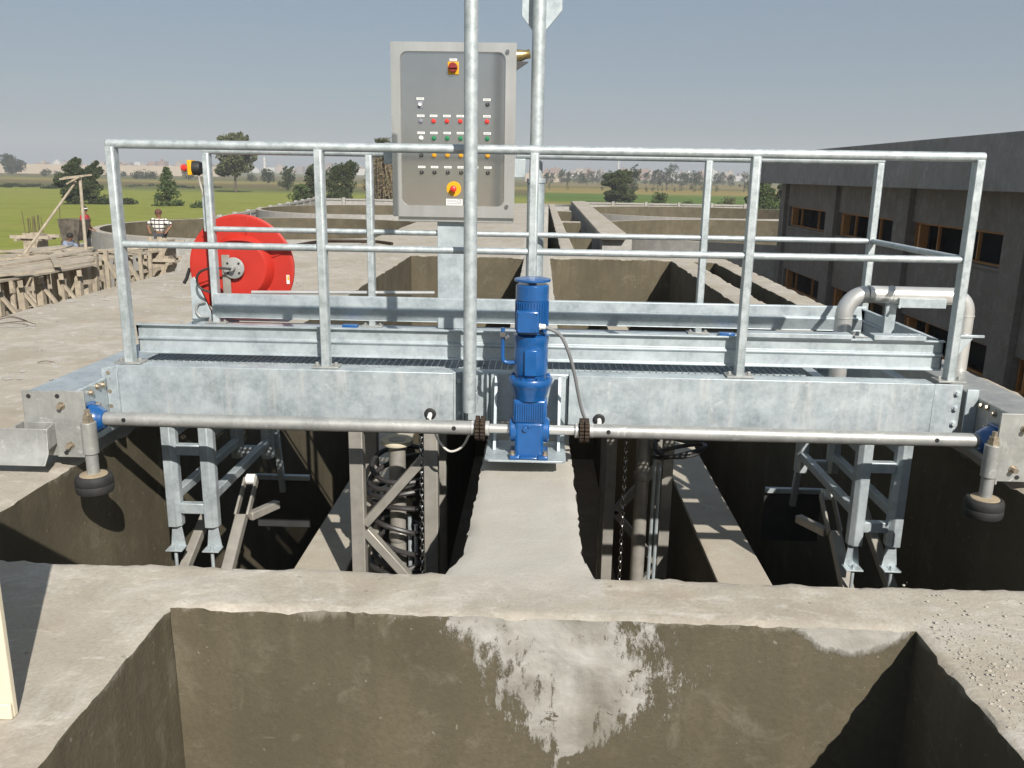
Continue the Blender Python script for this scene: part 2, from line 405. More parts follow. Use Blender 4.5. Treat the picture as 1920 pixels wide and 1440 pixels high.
ys = lines(sorted({-1.5, .55, 1.6, YN, YF, 4, 6.2, 11, 15.2, YW, 16.6, 17.2, 21.5, 22.2, 27.5, 28.3, 36, 37, 45, 46}), lambda y: .15 if y < .6 else .03 if y < 2.5 else .022 if y < 3.05 else .045 if y < 6 else .1 if y < 17 else .5)
nx, ny = len(xs), len(ys)
sol = [[solid((xs[i]+xs[i+1])/2, (ys[j]+ys[j+1])/2) for j in range(ny-1)] for i in range(nx-1)]
def cell(i, j): return 0 <= i < nx-1 and 0 <= j < ny-1 and sol[i][j]
def vtx(i, j):
    x, y = xs[i], ys[j]
    k = sum(cell(a, b) for a in (i-1, i) for b in (j-1, j))
    q = Vector((x, y, 0))
    z = .006*noise.noise(q*1.3)+.004*noise.noise(q*6)
    far = min(1, 4/max(y, 1))*.6+.4
    if 0 < k < 4:
        a = noise.noise(q*3.1+Vector((9, 0, 0))); b = noise.noise(q*11); c = noise.noise(q*5+Vector((0, 5, 3)))
        ch = min(1, max(0, noise.noise(q*4.3+Vector((3, 3, 3)))-.16)*6)*(.5+.5*abs(noise.noise(q*29)))
        e1 = noise.noise(q*27+Vector((4, 1, 7))); e2 = noise.noise(q*31+Vector((2, 9, 1)))
        if YF+.001 < y < YF+.26 and CL-.2 < x < CR_+.2:      # follow the flare instead of the grid
            w = .055*(1-(y-YF)/.26)**2; x = CR_+w if x > 0 else CL-w*1.1
        z -= .004+.006*abs(b)+.024*ch+.008*abs(e1)
        x += .004*b+.004*a+.011*e1+.007*ch*(1 if e2 > 0 else -1); y += .004*c+.011*e2+.007*ch*(1 if e1 > 0 else -1)
    else:
        z += .0025*noise.noise(q*23)
    return Vector((x, y, z))
basin = thing('concrete_basin', 'raw pale concrete deck with olive lined sunken basins under the steel bridge', 'concrete basin', (0, 9, 0))
idx = {}; dv = []; df = []
def vi(i, j):
    if (i, j) not in idx: idx[i, j] = len(dv); dv.append(vtx(i, j))
    return idx[i, j]
for i in range(nx-1):
    for j in range(ny-1):
        if sol[i][j]: df.append((vi(i, j), vi(i+1, j), vi(i+1, j+1), vi(i, j+1)))
d = MB(); d.v = dv; d.f = df; d.build('deck', M['concrete'], basin)
ZL = [-.035, -.09, -.2, -.45, -.9, -1.8, -4.2]
wp = MB(); we = MB(); wi = {}
def wall(mb, a, b, outer):
    pa, pb = dv[vi(*a)], dv[vi(*b)]
    def col(k):
        key = (k, outer)
        if key not in wi:
            top = dv[vi(*k)]; base = len(mb.v); nom = Vector((xs[k[0]], ys[k[1]], 0)); mb.v.append(top.copy())
            for n_, z in enumerate(ZL):
                f = (1, .7, .4, .2, .1, 0, 0)[n_]
                q = Vector((nom.x, nom.y, z))
                jit = .004*noise.noise(q*5)
                mb.v.append(Vector((nom.x+(top.x-nom.x)*f+jit, nom.y+(top.y-nom.y)*f+jit, z)))
            wi[key] = base
        return wi[key]
    A, B = col(a), col(b)
    for n_ in range(len(ZL)): mb.f.append((A+n_, A+n_+1, B+n_+1, B+n_))
inpit = lambda x, y: any(a < x < b and c < y < e for a, b, c, e in PITS)
for i in range(nx-1):
    for j in range(ny-1):
        if not sol[i][j]: continue
        for (di, dj, a, b) in ((1, 0, (i+1, j), (i+1, j+1)), (-1, 0, (i, j+1), (i, j)), (0, 1, (i+1, j+1), (i, j+1)), (0, -1, (i, j), (i+1, j))):
            if not cell(i+di, j+dj):
                ii, jj = i+di, j+dj
                if 0 <= ii < nx-1 and 0 <= jj < ny-1 and inpit((xs[ii]+xs[ii+1])/2, (ys[jj]+ys[jj+1])/2): wall(wp, b, a, 0)
                else: wall(we, b, a, 1)
wp.build('basin_wall', M['pit'], basin)
we.build('outer_wall', M['concrete_grey'], basin)
fl = MB().box(-2.5, 2.5, .3, 15.6, -4.3, -4.1); fl.build('basin_floor', simple('shade_dark_floor', (.03, .027, .02), .5, 0, .3, 3), basin)  # floor colour blackened to deepen the shadow at the bottom of the basins
for s_ in (-1, 1):
    xc = (XL+CL)/2 if s_ < 0 else (CR_+XR)/2
    MB().box(xc-.16, xc+.16, YF+.01, YW-.01, -.93, -.9).build('channel_cap', M['channel_top'], basin, .006)
    MB().box(xc-.155, xc+.155, YF+.01, YW-.01, -4.09, -.931).build('channel_wall', M['pit'], basin)
# walkway slab laid over the far channels
sl_ = MB(); sl_.prism([(1.42, 20.4, -.02), (2.05, 20.4, -.02), (2.35, 45.5, -.02), (1.6, 45.5, -.02)], (0, 0, .16))
tag(sl_.build('walkway_slab', M['concrete'], bevel=.03), 'long raised concrete slab walkway running away beside the far dark channels', 'walkway')
MB().box(1.5, 2.2, 20.6, 45, -3.8, -.02).build('support_wall', M['concrete_grey'], bpy.data.objects['walkway_slab'])

# stones and litter on the near right deck
gv = MB()
for _ in range(1700):
    if random.random() < .55:
        x = 1.33+abs(random.gauss(0, .30)); y = random.gauss(2.30, .22)
    else: x = random.uniform(1.30, 2.3); y = random.uniform(1.3, 2.88)
    if y < YN+.02 and x < 1.315: continue
    r = random.choice([.0014, .0016, .0018, .0022, .0026, .0034, .005])*random.uniform(.7, 1.2)
    gv.ball((x, y, r*.3), r, 5, 3, (random.uniform(.8, 1.6), random.uniform(.7, 1.4), .6))
o = gv.build('gravel', M['gravel'], smooth=False); o['kind'] = 'stuff'
tag(o, 'loose gravel scattered on the near right concrete deck', 'gravel')
db = MB()
for _ in range(420):
    x = random.uniform(-5.2, -2.75); y = random.uniform(3.5, 15)
    r = random.choice([.006, .01, .014, .02]); db.ball((x, y, r*.3), r, 5, 3, (random.uniform(.8, 2.4), random.uniform(.8, 1.8), .5))
o = db.build('rubble_crumbs', M['concrete_grey'], smooth=False); o['kind'] = 'stuff'
tag(o, 'small mortar crumbs strewn over the left concrete deck', 'rubble')
# plywood board at the lower left
bp = at(28, 1345, z=.0)
b = MB(); b.box(bp.x-.9, bp.x, bp.y, bp.y+.018, .0, 1.08)
bo = thing('plywood_panel', 'cream plywood panel standing upright on the deck at lower left', 'wooden panel', (bp.x-.4, bp.y, 0))
b.build('board', M['ply'], bo, .003)
MB().box(bp.x-.9, bp.x-.001, bp.y-.012, bp.y-.001, .0, .045).build('edge_batten', M['ply'], bo, .003)
MB().box(bp.x-.9, bp.x-.002, bp.y+.019, bp.y+.06, 1.0, 1.07).build('rear_rail', M['wood'], bo, .003)
# tie wire curls
def wire(pts, label, name='wire_scrap', r=.004, mat='rebar'):
    o = MB().sweep(smooth_path(pts, 6), r, 5).build(name, M[mat]); tag(o, label, 'wire'); return o
p0 = at(20, 608, z=.02)
wire([p0+Vector((-.25, -.05, .0)), p0+Vector((-.1, .1, .06)), p0+Vector((.12, .05, .03)), p0+Vector((.15, -.12, .05)), p0+Vector((-.12, -.1, .02)), p0+Vector((-.05, .08, .05)), p0+Vector((.25, -.02, .01))], 'tangled rusty tie wire lying on the left deck edge')
p0 = at(85, 680, z=.01)
wire([p0+Vector((-.06, 0, 0)), p0+Vector((0, .01, .012)), p0+Vector((.06, .02, 0))], 'short dark wire scrap on the deck beside the left carriage', r=.003)
o = MB().sweep(smooth_path([at(545, 462, z=.03), at(600, 453, z=.03), at(640, 452, z=.04), at(700, 453, z=.03), at(735, 457, z=.03)], 8), .035, 8).build('iron_pipe', M['rust'])
tag(o, 'long rusty pipe lying on the concrete deck behind the red reel', 'pipe')

# ------------------------------------------------------------------ scraper bridge
br = thing('scraper_bridge', 'galvanized steel travelling bridge with railings spanning the concrete basins', 'scraper bridge', (0, 4.9, 0))
Y0, Y1 = 4.28, 5.66
def chan(x0, x1, y0, dy, z0=.183, z1=.447, t=.006):
    """C channel, web towards y0"""
    m = MB(); s = 1 if dy > 0 else -1
    P = [(0, z0), (dy, z0), (dy, z0+t), (s*t, z0+t), (s*t, z1-t), (dy, z1-t), (dy, z1), (0, z1)]
    m.prism([(x0, y0+a, c) for a, c in P], (x1-x0, 0, 0)); return m
def flange(m, x, y0, y1, z0, z1):
    m.box(x-.006, x+.006, y0, y1, z0, z1)
bm_ = []
for (a, b_) in ((-2.19, -.43), (.17, 2.03)):
    w = chan(a, b_, Y0, .115).build('front_beam', M['galv_beam'], br, .007)
    bm_.append(w)
    for x in (a, b_):
        for yy, dd in ((Y0-.001, 1),):
            pass
# chamfered folded ends of the front beams and bolted end flanges
e = MB()
e.prism([(-2.19, Y0, .447), (-2.28, Y0+.0, .43), (-2.28, Y0, .19), (-2.19, Y0, .183)], (0, .012, 0))
e.build('end_plate', M['galv_beam'], bm_[0], .003)
e = MB(); e.prism([(-.43, Y0+.012, .447), (-.385, Y0+.04, .447), (-.385, Y0+.04, .183), (-.43, Y0+.012, .183)], (0, .09, 0)); e.box(-.383, -.375, Y0-.005, Y0+.1, .18, .45)
for z in (.225, .40): bolt(e, (-.401, Y0+.028, z), (0, -1, 0))
e.build('end_plate', M['galv'], bm_[0], .002)
e = MB(); e.prism([(2.03, Y0, .447), (2.17, Y0, .445), (2.17, Y0, .19), (2.03, Y0, .183)], (0, .012, 0))
for z in (.24, .32, .40): bolt(e, (2.145, Y0, z), (0, -1, 0), .012, .016)
e.build('end_plate', M['galv_beam'], bm_[1], .003)
bolts([((-2.235, Y0, z), (0, -1, 0), .012, .016) for z in (.23, .31, .41)], bm_[0])
# recessed middle joint
MB().box(-.374, .17, Y0+.035, Y0+.115, .183, .445).build('joint_beam', M['galv'], br, .005)
e = MB(); e.box(-.255, -.245, Y0-.01, Y0+.034, .183, .448)
for z in (.40,): bolt(e, (-.30, Y0+.035, z), (0, -1, 0))
e.build('joint_flange', M['galv'], br, .002)
chan(-2.28, 2.2, Y1, -.115).build('rear_beam', M['galv_beam'], br, .007)
for x in (-1.7, -.9, -.45, .35, 1.0, 1.55, 2.0): MB().box(x-.03, x+.03, Y0+.117, Y1-.117, .2, .4).build('cross_member', M['galv'], br, .004)
# grating
gr = MB(); x = -2.12
while x < 1.42:
    gr.box(x-.0015, x+.0015, 4.402, 5.53, .413, .441); x += .0345
y = 4.42
while y < 5.53:
    gr.box(-2.13, 1.43, y-.0015, y+.0015, .428, .4400); y += .0345
gr.build('grating', M['galv'], br, smooth=False)
# toe boards
def toe(p, q, out, z0, parent, name='toe_board'):
    """rolled kick plate from p to q, its ribs facing out"""
    p, q, n_ = Vector((*p, 0)), Vector((*q, 0)), Vector((*out, 0)).normalized()
    prof = [(0, 0), (.014, 0), (.014, .008), (.003, .012), (.003, .068), (.016, .078), (.016, .086), (.003, .094), (.003, .150), (.026, .152), (.026, .160), (0, .160)]
    m = MB(); m.prism([p+n_*a+Vector((0, 0, z0+h)) for a, h in prof], q-p)
    return m.build(name, M['galv'], parent, .002)
toe((-2.13, 4.425), (2.11, 4.425), (0, -1), .488, br)
tb = MB(); pr_ = [(0, 0), (.0, .010), (-.03, .078), (.002, .086), (.002, .165), (.012, .168), (.012, .004)]
tb.prism([(-2.15, 5.56+a if False else 5.555-(-a), .487+h) for a, h in [(.030, 0), (.016, .0), (.018, .006), (-.012, .076), (-.014, .082), (-.012, .088), (.004, .093), (.004, .160), (.016, .166), (.034, .160)]], (4.28, 0, 0))
tb.build('toe_board', M['galv'], br, .002)
toe((2.10, 5.50), (2.10, 4.46), (-1, 0), .488, br)
for (ua, ub, v) in ((1396, 1598, 628), (1638, 1736, 632)):
    a, b_ = at(ua, v, y=4.40), at(ub, v, y=4.40)
    m = MB(); m.prism([(a.x, 4.39, .648), (a.x, 4.39, .672), (a.x, 4.47, .672), (a.x, 4.47, .666), (a.x, 4.396, .666), (a.x, 4.396, .648)], (b_.x-a.x, 0, 0))
    m.build('support_angle', M['galv'], br, .002)
# railings
def post(x, y, z0, z1, parent):
    m = MB(); P = [(-.022, -.028), (.014, -.028), (.022, -.020), (.022, .032), (-.022, .032)]
    m.prism([(x+a, y+b_, z0) for a, b_ in P], (0, 0, z1-z0))
    o = m.build('post', M['galv_rail'], parent, .004)
    f = MB(); f.box(x-.07, x+.07, y-.045, y+.05, z0, z0+.009)
    for s_ in (-1, 1): bolt(f, (x+s_*.05, y, z0+.009), (0, 0, 1), .010, .016)
    f.build('foot_plate', M['galv_dull'], parent, .002); return o
HX, HZ, MZ = [-2.15, -1.105, -.032, 1.052, 2.127], 1.566, 1.070
fr = MB().tube((-2.172, 4.35, HZ), (2.15, 4.35, HZ), .0228, n=20).build('front_railing', M['galv_rail'], br, .006)
for x in HX: post(x, 4.35, .449, HZ-.014, fr)
for a, b_ in zip(HX[:-1], HX[1:]): MB().tube((a+.02, 4.35, MZ), (b_-.02, 4.35, MZ), .0175).build('mid_rail', M['galv_rail'], fr)
RX = [-2.15, -1.1, 1.06, 2.127]
for (a, b_), xx in (((-2.172, -.99), RX[:2]), ((-.16, 2.15), RX[2:])):
    rr = MB().tube((a, 5.6, HZ), (b_, 5.6, HZ), .0228, n=20).build('rear_railing', M['galv_rail'], br, .004)
    for x in xx: post(x, 5.6, .449, HZ-.014, rr)
for a, b_ in zip(RX[:-1], RX[1:]): MB().tube((a+.02, 5.6, MZ), (b_-.02, 5.6, MZ), .0175).build('mid_rail', M['galv_rail'], rr)
MB().tube((2.127, 4.38, MZ), (2.127, 5.58, MZ), .0175).build('mid_rail', M['galv_rail'], rr)
# end carriages with guide rollers
for s_ in (-1, 1):
    X = lambda v: s_*v
    bx_ = lambda m, x0, x1, *r: m.box(min(X(x0), X(x1)), max(X(x0), X(x1)), *r)
    c_ = bx_(MB(), 2.25, 2.49, 3.945, 6.3, .085, .385).build('end_carriage', M['galv_dull'] if s_ > 0 else M['galv'], br, .008)
    c2 = bx_(MB(), 2.205, 2.50, 3.932, 3.944, .063, .392).build('end_plate', M['galv_dull'], c_, .003)
    m = bx_(MB(), 2.185, 2.345, 3.918, 3.930, .062, .398); bx_(m, 2.174, 2.184, 3.87, 3.930, .062, .26)
    m.build('roller_bracket', M['galv_dull'], c_, .002)
    bolts([((X(bx), 3.917, bz), (0, -1, 0), .013, .03) for bx, bz in ((2.30, .325), (2.275, .125))], c_)
    bolts([((X(2.2495), by, bz), (-s_, 0, 0), .012, .016) for by, bz in ((4.10, .345), (4.225, .355), (4.23, .15), (4.17, .36))], c_)
    for (bx, bz) in ((2.465, .365), (2.315, .372), (2.30, .085)):
        yy = 3.931 if bx > 2.4 else 3.917
        MB().tube((X(bx), yy, bz), (X(bx), yy-.0012, bz), .011, n=12).build('bolt_hole', M['black'], c_)
    # splice plate between carriage and beam
    bx_(MB(), 2.19, 2.2485, 4.266, 4.279, .12, .425).build('splice_plate', M['galv'], c_, .002)
    # bearing
    m = MB(); m.prism([(X(2.2485), 4.05+a, .223+c) for a, c in [(-.075, -.05), (-.05, -.08), (.05, -.08), (.08, -.05), (.08, .05), (.05, .08), (-.05, .08), (-.075, .05)]], (-s_*.022, 0, 0))
    m.lathe([(.075, 0), (.072, .03), (.058, .05), (.045, .07)], (X(2.227), 4.05, .223), (-s_, 0, 0), 20)
    bo_ = m.build('shaft_bearing', M['blue'], c_, .004)
    bolts([((X(2.226), 4.05+a, .223+c), (-s_, 0, 0), .011, .02) for a, c in ((-.055, .055), (.055, .055), (.055, -.055))], c_)
    # guide roller
    gx = X(2.145 if s_ < 0 else 2.135); gy = 3.862
    ro = MB().tube((gx, gy, .0), (gx, gy, .105), .029, n=18).tube((gx, gy, .105), (gx, gy, .262), .036, n=18).build('guide_roller', M['galv_dull'], br, .002)
    MB().tube((gx, gy, .262), (gx, gy, .28), .028, n=6).tube((gx, gy, .281), (gx, gy, .30), .024, n=6).tube((gx, gy, .30), (gx, gy, .325), .012, n=10).build('lock_nut', M['bolt'], ro)
    MB().lathe([(.02, -.094), (.074, -.094), (.083, -.089), (.087, -.078), (.0875, -.052), (.0855, -.049), (.0875, -.046), (.087, -.02), (.082, -.006), (.074, .0), (.066, -.004), (.02, -.004)], (gx, gy, 0), n=36).build('tyre', M['tyre'], ro)
    MB().lathe([(.033, -.0035), (.065, -.003), (.062, .001), (.034, .006)], (gx, gy, 0), n=28).build('hub', M['dust'], ro)
# rail sweeper plate at the near left
m = MB()
m.prism([(-3.3, 3.85, .224), (-3.3, 3.842, .105), (-3.3, 3.80, .055), (-3.3, 3.806, .05), (-3.3, 3.849, .10), (-3.3, 3.857, .224)], (.955, 0, 0))
sw = m.build('sweeper_plate', M['galv_dull'], br, .002)
m = MB(); m.prism([(-2.353, 3.8575, .225), (-2.353, 3.93, .238), (-2.353, 3.93, .13), (-2.353, 3.8575, .12)], (.008, 0, 0)); m.box(-2.51, -2.502, 3.8575, 3.93, .13, .236); m.box(-2.5, -2.355, 3.922, 3.93, .13, .237)
m.build('sweeper_bracket', M['galv_dull'], sw, .002)
# drive shaft
SY, SZ = 4.05, .224
for (a, b_) in ((-2.23, -.30), (.27, 2.23)):
    o = MB().tube((a, SY, SZ), (b_, SY, SZ), .035, n=24).build('drive_shaft', M['galv_dull'], br, .002)
    for x in ((-2.05, -.40) if a < 0 else (.36, 1.95)): MB().tube((x, SY-.0355, SZ+.005), (x, SY-.030, SZ+.005), .011, n=12).build('bolt_hole', M['black'], o)
for s_, x in ((-1, -.272), (1, .242)):
    m = MB()
    for k in range(18):
        t = 2*math.pi*k/18
        for dx in (-.013, .013):
            c = Vector((x+dx, SY+math.cos(t)*.052, SZ+math.sin(t)*.052)); m.tube(c-Vector((.010, 0, 0)), c+Vector((.010, 0, 0)), .0105, n=8)
    m.tube((x-.024, SY, SZ), (x+.024, SY, SZ), .046, n=24)
    cp_ = m.build('chain_coupling', M['rust'], br)
    for xa in (x-.045, x+.025): MB().tube((xa, SY, SZ), (xa+.02, SY, SZ), .037, n=24).build('coupling_hub', M['pipe'], cp_, .003)
m = MB(); m.tube((-.226, SY, SZ), (-.11, SY, SZ), .0235, n=20); m.build('stub_shaft', M['pipe'], br)
m = MB(); m.tube((.07, SY, SZ), (.196, SY, SZ), .0235, n=20); m.build('stub_shaft', M['pipe'], br)
# motor console
m = MB(); m.prism([(-.225, 3.955, .082), (-.245, 3.975, .082), (-.245, 4.275, .082), (.155, 4.275, .082), (.155, 3.975, .082), (.135, 3.955, .082)], (0, 0, .011))
cn = m.build('motor_bracket', M['galv'], br, .002)
for x0, x1 in ((-.212, -.196), (.112, .128)):
    m = MB(); m.prism([(x0, 4.275, .448), (x0, 4.235, .448), (x0, 4.17, .30), (x0, 4.10, .094), (x0, 4.275, .094)], (x1-x0, 0, 0))
    m.box(x0-.02 if x0 < 0 else x0, x1 if x0 < 0 else x1+.025, 4.262, 4.279, .094, .449)
    m.build('gusset', M['galv'], cn, .002)
# pole in front of the beam
o = MB().tube((-.337, 4.2, .262), (-.337, 4.2, 2.75), .033, n=22).build('pole', M['galv_rail'], br, .002)
MB().box(-.375, -.30, 4.233, 4.279, .30, .36).box(-.375, -.30, 4.233, 4.279, .39, .44).build('clamp', M['galv'], o, .002)
# lifting davit behind
dv_ = MB().tube((-.033, 5.70, 1.40), (-.033, 5.70, 2.9), .0425, n=24).build('davit_post', M['galv_rail'], br)
MB().tube((-.03, 5.70, .19), (-.03, 5.70, 1.395), .057, n=24).tube((-.03, 5.70, 1.395), (-.03, 5.70, 1.425), .062, n=24).build('davit_socket', M['galv'], br, .003)
m = MB(); zz = 2.36
m.prism([(-.075, 5.745, zz-.03), (.0, 5.745, zz-.04), (.11, 5.745, zz+.09), (.11, 5.745, zz+.6), (-.143, 5.745, zz+.6), (-.143, 5.745, zz+.055)], (0, .012, 0))
m.build('davit_plate', M['galv'], dv_, .002)
# hanger frames under the bridge
def hanger(xa, mir):
    bars = [MB().box(xa[0]+.073, xa[1]-.001, y, y+.045, z-.03, z+.03) for z in (-.055, -.40) for y in (4.41, 5.44)]
    h = bars[0].build('hanger_frame', M['galv'], br, .004)
    for m in bars[1:]: m.build('cross_bar', M['galv'], h, .004)
    P = [(0, 0), (.048, 0), (.072, .025), (.072, .065), (0, .065)]
    for yb, z0 in ((4.40, -.51), (5.42, -.45)):
        for k, x in enumerate(xa):
            pp = [((x+a) if mir > 0 else (x+.072-a), yb+b_, z0) for a, b_ in P]
            m = MB(); m.prism(pp, (0, 0, .44-z0 if yb > 5 else .18-z0))
            p_ = m.build('hanger_post', M['galv'], h, .004)
            if yb < 5:
                m = MB(); dz = -.125
                m.prism([(x+.01, yb+.03, z0), (x+.062, yb+.03, z0), (x+.08, yb+.03, z0+dz), (x-.005, yb+.03, z0+dz)], (0, .008, 0))
                m.box(x-.012, x+.082, yb-.035, yb+.045, z0+dz-.007, z0+dz); bolt(m, (x+.035, yb-.005, z0+dz), (0, 0, 1), .011, .02)
                m.tube((x+.035, yb-.005, z0+dz-.16), (x+.035, yb-.005, z0+dz-.007), .010, n=8)
                m.build('foot_bracket', M['galv'], h, .002)
    for x in xa:
        for z in (-.33, .03):
            m = MB(); m.box(x+.015, x+.062, 4.466, 5.419, z-.025, z+.025); m.build('side_bar', M['galv'], h, .004)
hanger((-2.05, -1.842), 1); hanger((1.74, 1.948), -1)
# rear rollers seen below the toe board
for u, v in ((655, 606), (1365, 618)):
    p = at(u, v, y=5.5); MB().box(p.x-.05, p.x+.05, 5.5, 5.56, .445, .468).build('bearing_housing', M['blue'], br, .004)

# ------------------------------------------------------------------ gear motor
gm = thing('gear_motor', 'blue upright gear motor bolted at the middle of the bridge', 'gear motor', (-.025, 4.05, .094))
gx, gy = -.028, 4.05
m = MB()
m.prism([(gx-.062, gy-.065, .094), (gx+.062, gy-.065, .094), (gx+.07, gy-.055, .094), (gx+.07, gy+.07, .094), (gx-.07, gy+.07, .094), (gx-.07, gy-.055, .094)], (0, 0, .178))
m.prism([(gx-.076, gy-.062, .272), (gx+.076, gy-.062, .272), (gx+.08, gy-.05, .272), (gx+.08, gy+.07, .272), (gx-.08, gy+.07, .272), (gx-.08, gy-.05, .272)], (0, 0, .115))
m.tube((gx-.098, gy, SZ), (gx+.098, gy, SZ), .062, n=28)
gh = m.build('gearbox', M['blue'], gm, .008)
m = MB()
for k in range(13):
    x = gx-.066+k*.011; m.box(x-.002, x+.002, gy-.069, gy-.06, .285, .375)
for s_ in (-1, 1):
    for k in range(5): m.box(gx+s_*.081-.003, gx+s_*.081+.003, gy-.04+k*.022, gy-.034+k*.022, .285, .375)
m.build('cooling_fin', M['blue'], gh, .001)
m = MB(); m.box(gx-.094, gx-.045, gy-.095, gy+.08, .094, .112); m.box(gx+.045, gx+.094, gy-.095, gy+.08, .094, .112); m.box(gx-.044, gx+.044, gy-.088, gy-.06, .094, .106)
m.build('foot', M['blue'], gh, .004)
bolts([((gx+s_*.08, gy-.06, .112), (0, 0, 1), .011, .018) for s_ in (-1, 1)], gh)
m = MB(); m.tube((gx-.02, gy-.063, .245), (gx-.02, gy-.078, .245), .014, n=6); m.tube((gx+.0, gy-.064, .258), (gx+.0, gy-.072, .258), .008, n=8); m.build('oil_plug', M['blue'], gh, .002)
m = MB(); m.lathe([(.078, .384), (.082, .40), (.095, .44), (.103, .455), (.108, .462), (.108, .486), (.104, .492), (.075, .494)], (gx, gy, 0), n=40); fl_ = m.build('adapter_flange', M['blue'], gm)
bolts([((gx+math.cos(2*math.pi*(k+.5)/8)*.092, gy+math.sin(2*math.pi*(k+.5)/8)*.092, .492), (0, 0, 1), .009, .012) for k in range(8)], fl_, M['blue'])
m = MB(); m.lathe([(.072, .494), (.072, .506), (.080, .512), (.083, .54), (.083, .635), (.080, .65), (.085, .668), (.087, .69), (.087, .70), (.070, .706), (.06, .712)], (gx, gy, 0), n=40); ba = m.build('brake_housing', M['blue'], gm)
m = MB(); m.box(gx-.03, gx+.03, gy-.093, gy-.078, .515, .64); m.build('cover', M['blue'], ba, .004)
m = MB(); m.sweep(smooth_path([(gx-.075, gy-.02, .565), (gx-.115, gy-.02, .565), (gx-.135, gy-.02, .58), (gx-.137, gy-.02, .64), (gx-.137, gy-.02, .735)], 6), .010, 10); m.build('release_lever', M['blue'], ba)
m = MB(); m.tube((gx-.137, gy-.032, .705), (gx-.137, gy-.045, .705), .014, n=6); m.tube((gx-.125, gy-.035, .69), (gx-.108, gy-.035, .70), .010, n=8); m.build('lever_bolt', M['chain'], ba)
m = MB(); m.lathe([(.062, .706), (.075, .712), (.075, .93), (.072, .945)], (gx, gy, 0), n=40); mo = m.build('motor_housing', M['blue'], gm)
m = MB()
for k in range(36):
    t = 2*math.pi*k/36; c, s_ = math.cos(t), math.sin(t)
    m.bar((gx+c*.077, gy+s_*.077, .725), (gx+c*.077, gy+s_*.077, .865), .004, .008, side=(-s_, c, 0))
m.build('cooling_fin', M['blue'], mo)
m = MB(); m.lathe([(.0755, .868), (.079, .871), (.079, .938), (.074, .944)], (gx, gy, 0), n=40); m.build('fan_cowl', M['blue'], mo)
m = MB(); m.lathe([(.02, .945), (.02, .958), (.084, .958), (.087, .962), (.086, .970), (.06, .976), (.0, .978)], (gx, gy, 0), n=40); m.build('rain_cap', M['blue'], gm)
m = MB(); m.box(gx-.072, gx+.036, gy-.118, gy-.07, .725, .832); jb = m.build('junction_box', M['blue'], gm, .008)
m = MB(); m.box(gx-.066, gx+.030, gy-.1235, gy-.1181, .731, .826)
for a in (-.06, .024):
    for c in (.737, .82): m.tube((gx+a, gy-.1236, c), (gx+a, gy-.128, c), .005, n=8)
m.build('lid', M['blue'], jb, .003)
m = MB(); m.tube((gx+.036, gy-.095, .757), (gx+.046, gy-.095, .757), .016, n=6); m.tube((gx+.046, gy-.095, .757), (gx+.066, gy-.095, .756), .013, n=12); m.build('cable_gland', M['white'], jb, .002)
cp = [(gx+.066, gy-.095, .756)]+[tuple(at(u, v, y=yy)) for u, v, yy in ((1050, 628, 3.97), (1066, 660, 3.99), (1077, 700, 4.02), (1085, 742, 4.06), (1093, 775, 4.1), (1104, 797, 4.14), (1115, 803, 4.2))]
tag(MB().sweep(smooth_path(cp, 8), .0085, 10).build('power_cable', M['grey_cable']), 'grey flexible cable curving from the blue motor down to the beam', 'cable')
def grommet(u, v, name_l):
    p = at(u, v, y=Y0)
    t = thing('cable_grommet', name_l, 'cable grommet', p)
    MB().lathe([(.012, 0), (.029, .0), (.031, .006), (.024, .012), (.012, .012)], (p.x, Y0-.001, p.z), (0, -1, 0), 24).build('rubber_ring', M['black'], t)
    MB().tube((p.x, Y0, p.z), (p.x, Y0-.045, p.z-.008), .012, n=8).build('gland', M['white'], t)
    return p
p = grommet(807, 775, 'black rubber grommet low on the left front beam by the pole')
pts = [p+Vector((0, -.045, -.01))]+[at(u, v, y=yy) for u, v, yy in ((812, 800, 4.2), (822, 826, 4.18), (843, 846, 4.16), (866, 838, 4.16), (880, 815, 4.14))]
tag(MB().sweep(smooth_path(pts, 8), .006, 8).build('drooping_cable', M['white_cable']), 'pale cable hanging in a loop under the left drive shaft', 'cable')
p = grommet(1123, 786, 'black rubber grommet low on the right front beam below the motor cable')
pts = [p+Vector((0, -.045, -.01)), p+Vector((-.02, -.05, -.03)), p+Vector((-.04, -.04, -.06))]
tag(MB().sweep(smooth_path(pts, 6), .006, 8).build('short_cable', M['white_cable']), 'short pale cable stub dropping from the right beam grommet', 'cable')

# ------------------------------------------------------------------ control cabinet
KX0, KX1, KZ0, KZ1, KY = -.935, -.165, 1.178, 2.222, 5.5
cab = thing('control_cabinet', 'stainless steel control cabinet with buttons on a galvanized pedestal', 'control cabinet', (-.55, 5.65, .45))
m = MB(); m.box(KX0+.03, KX1-.01, KY+.024, KY+.30, 1.145, KZ1-.01); cbod = m.build('cabinet_body', M['stainless'], cab, .004)
def rrect(x0, x1, z0, z1, r, y, n=6):
    P = []
    for cx, cz, a0 in ((x1-r, z1-r, 0), (x0+r, z1-r, 90), (x0+r, z0+r, 180), (x1-r, z0+r, 270)):
        for k in range(n+1):
            t = R(a0+90*k/n); P.append(Vector((cx+r*math.cos(t), y, cz+r*math.sin(t))))
    return P
# door frame with rounded window
IN = rrect(-.878, -.230, 1.248, 2.168, .045, KY); n_ = len(IN)
m = MB(); OUT = []
for p in IN:
    cx, cz = (KX0+KX1)/2, (KZ0+KZ1)/2
    dx, dz = p.x-cx, p.z-cz
    k = min((KX1-cx)/abs(dx) if dx else 9, (KZ1-cz)/abs(dz) if dz else 9); OUT.append(Vector((cx+dx*k, KY, cz+dz*k)))
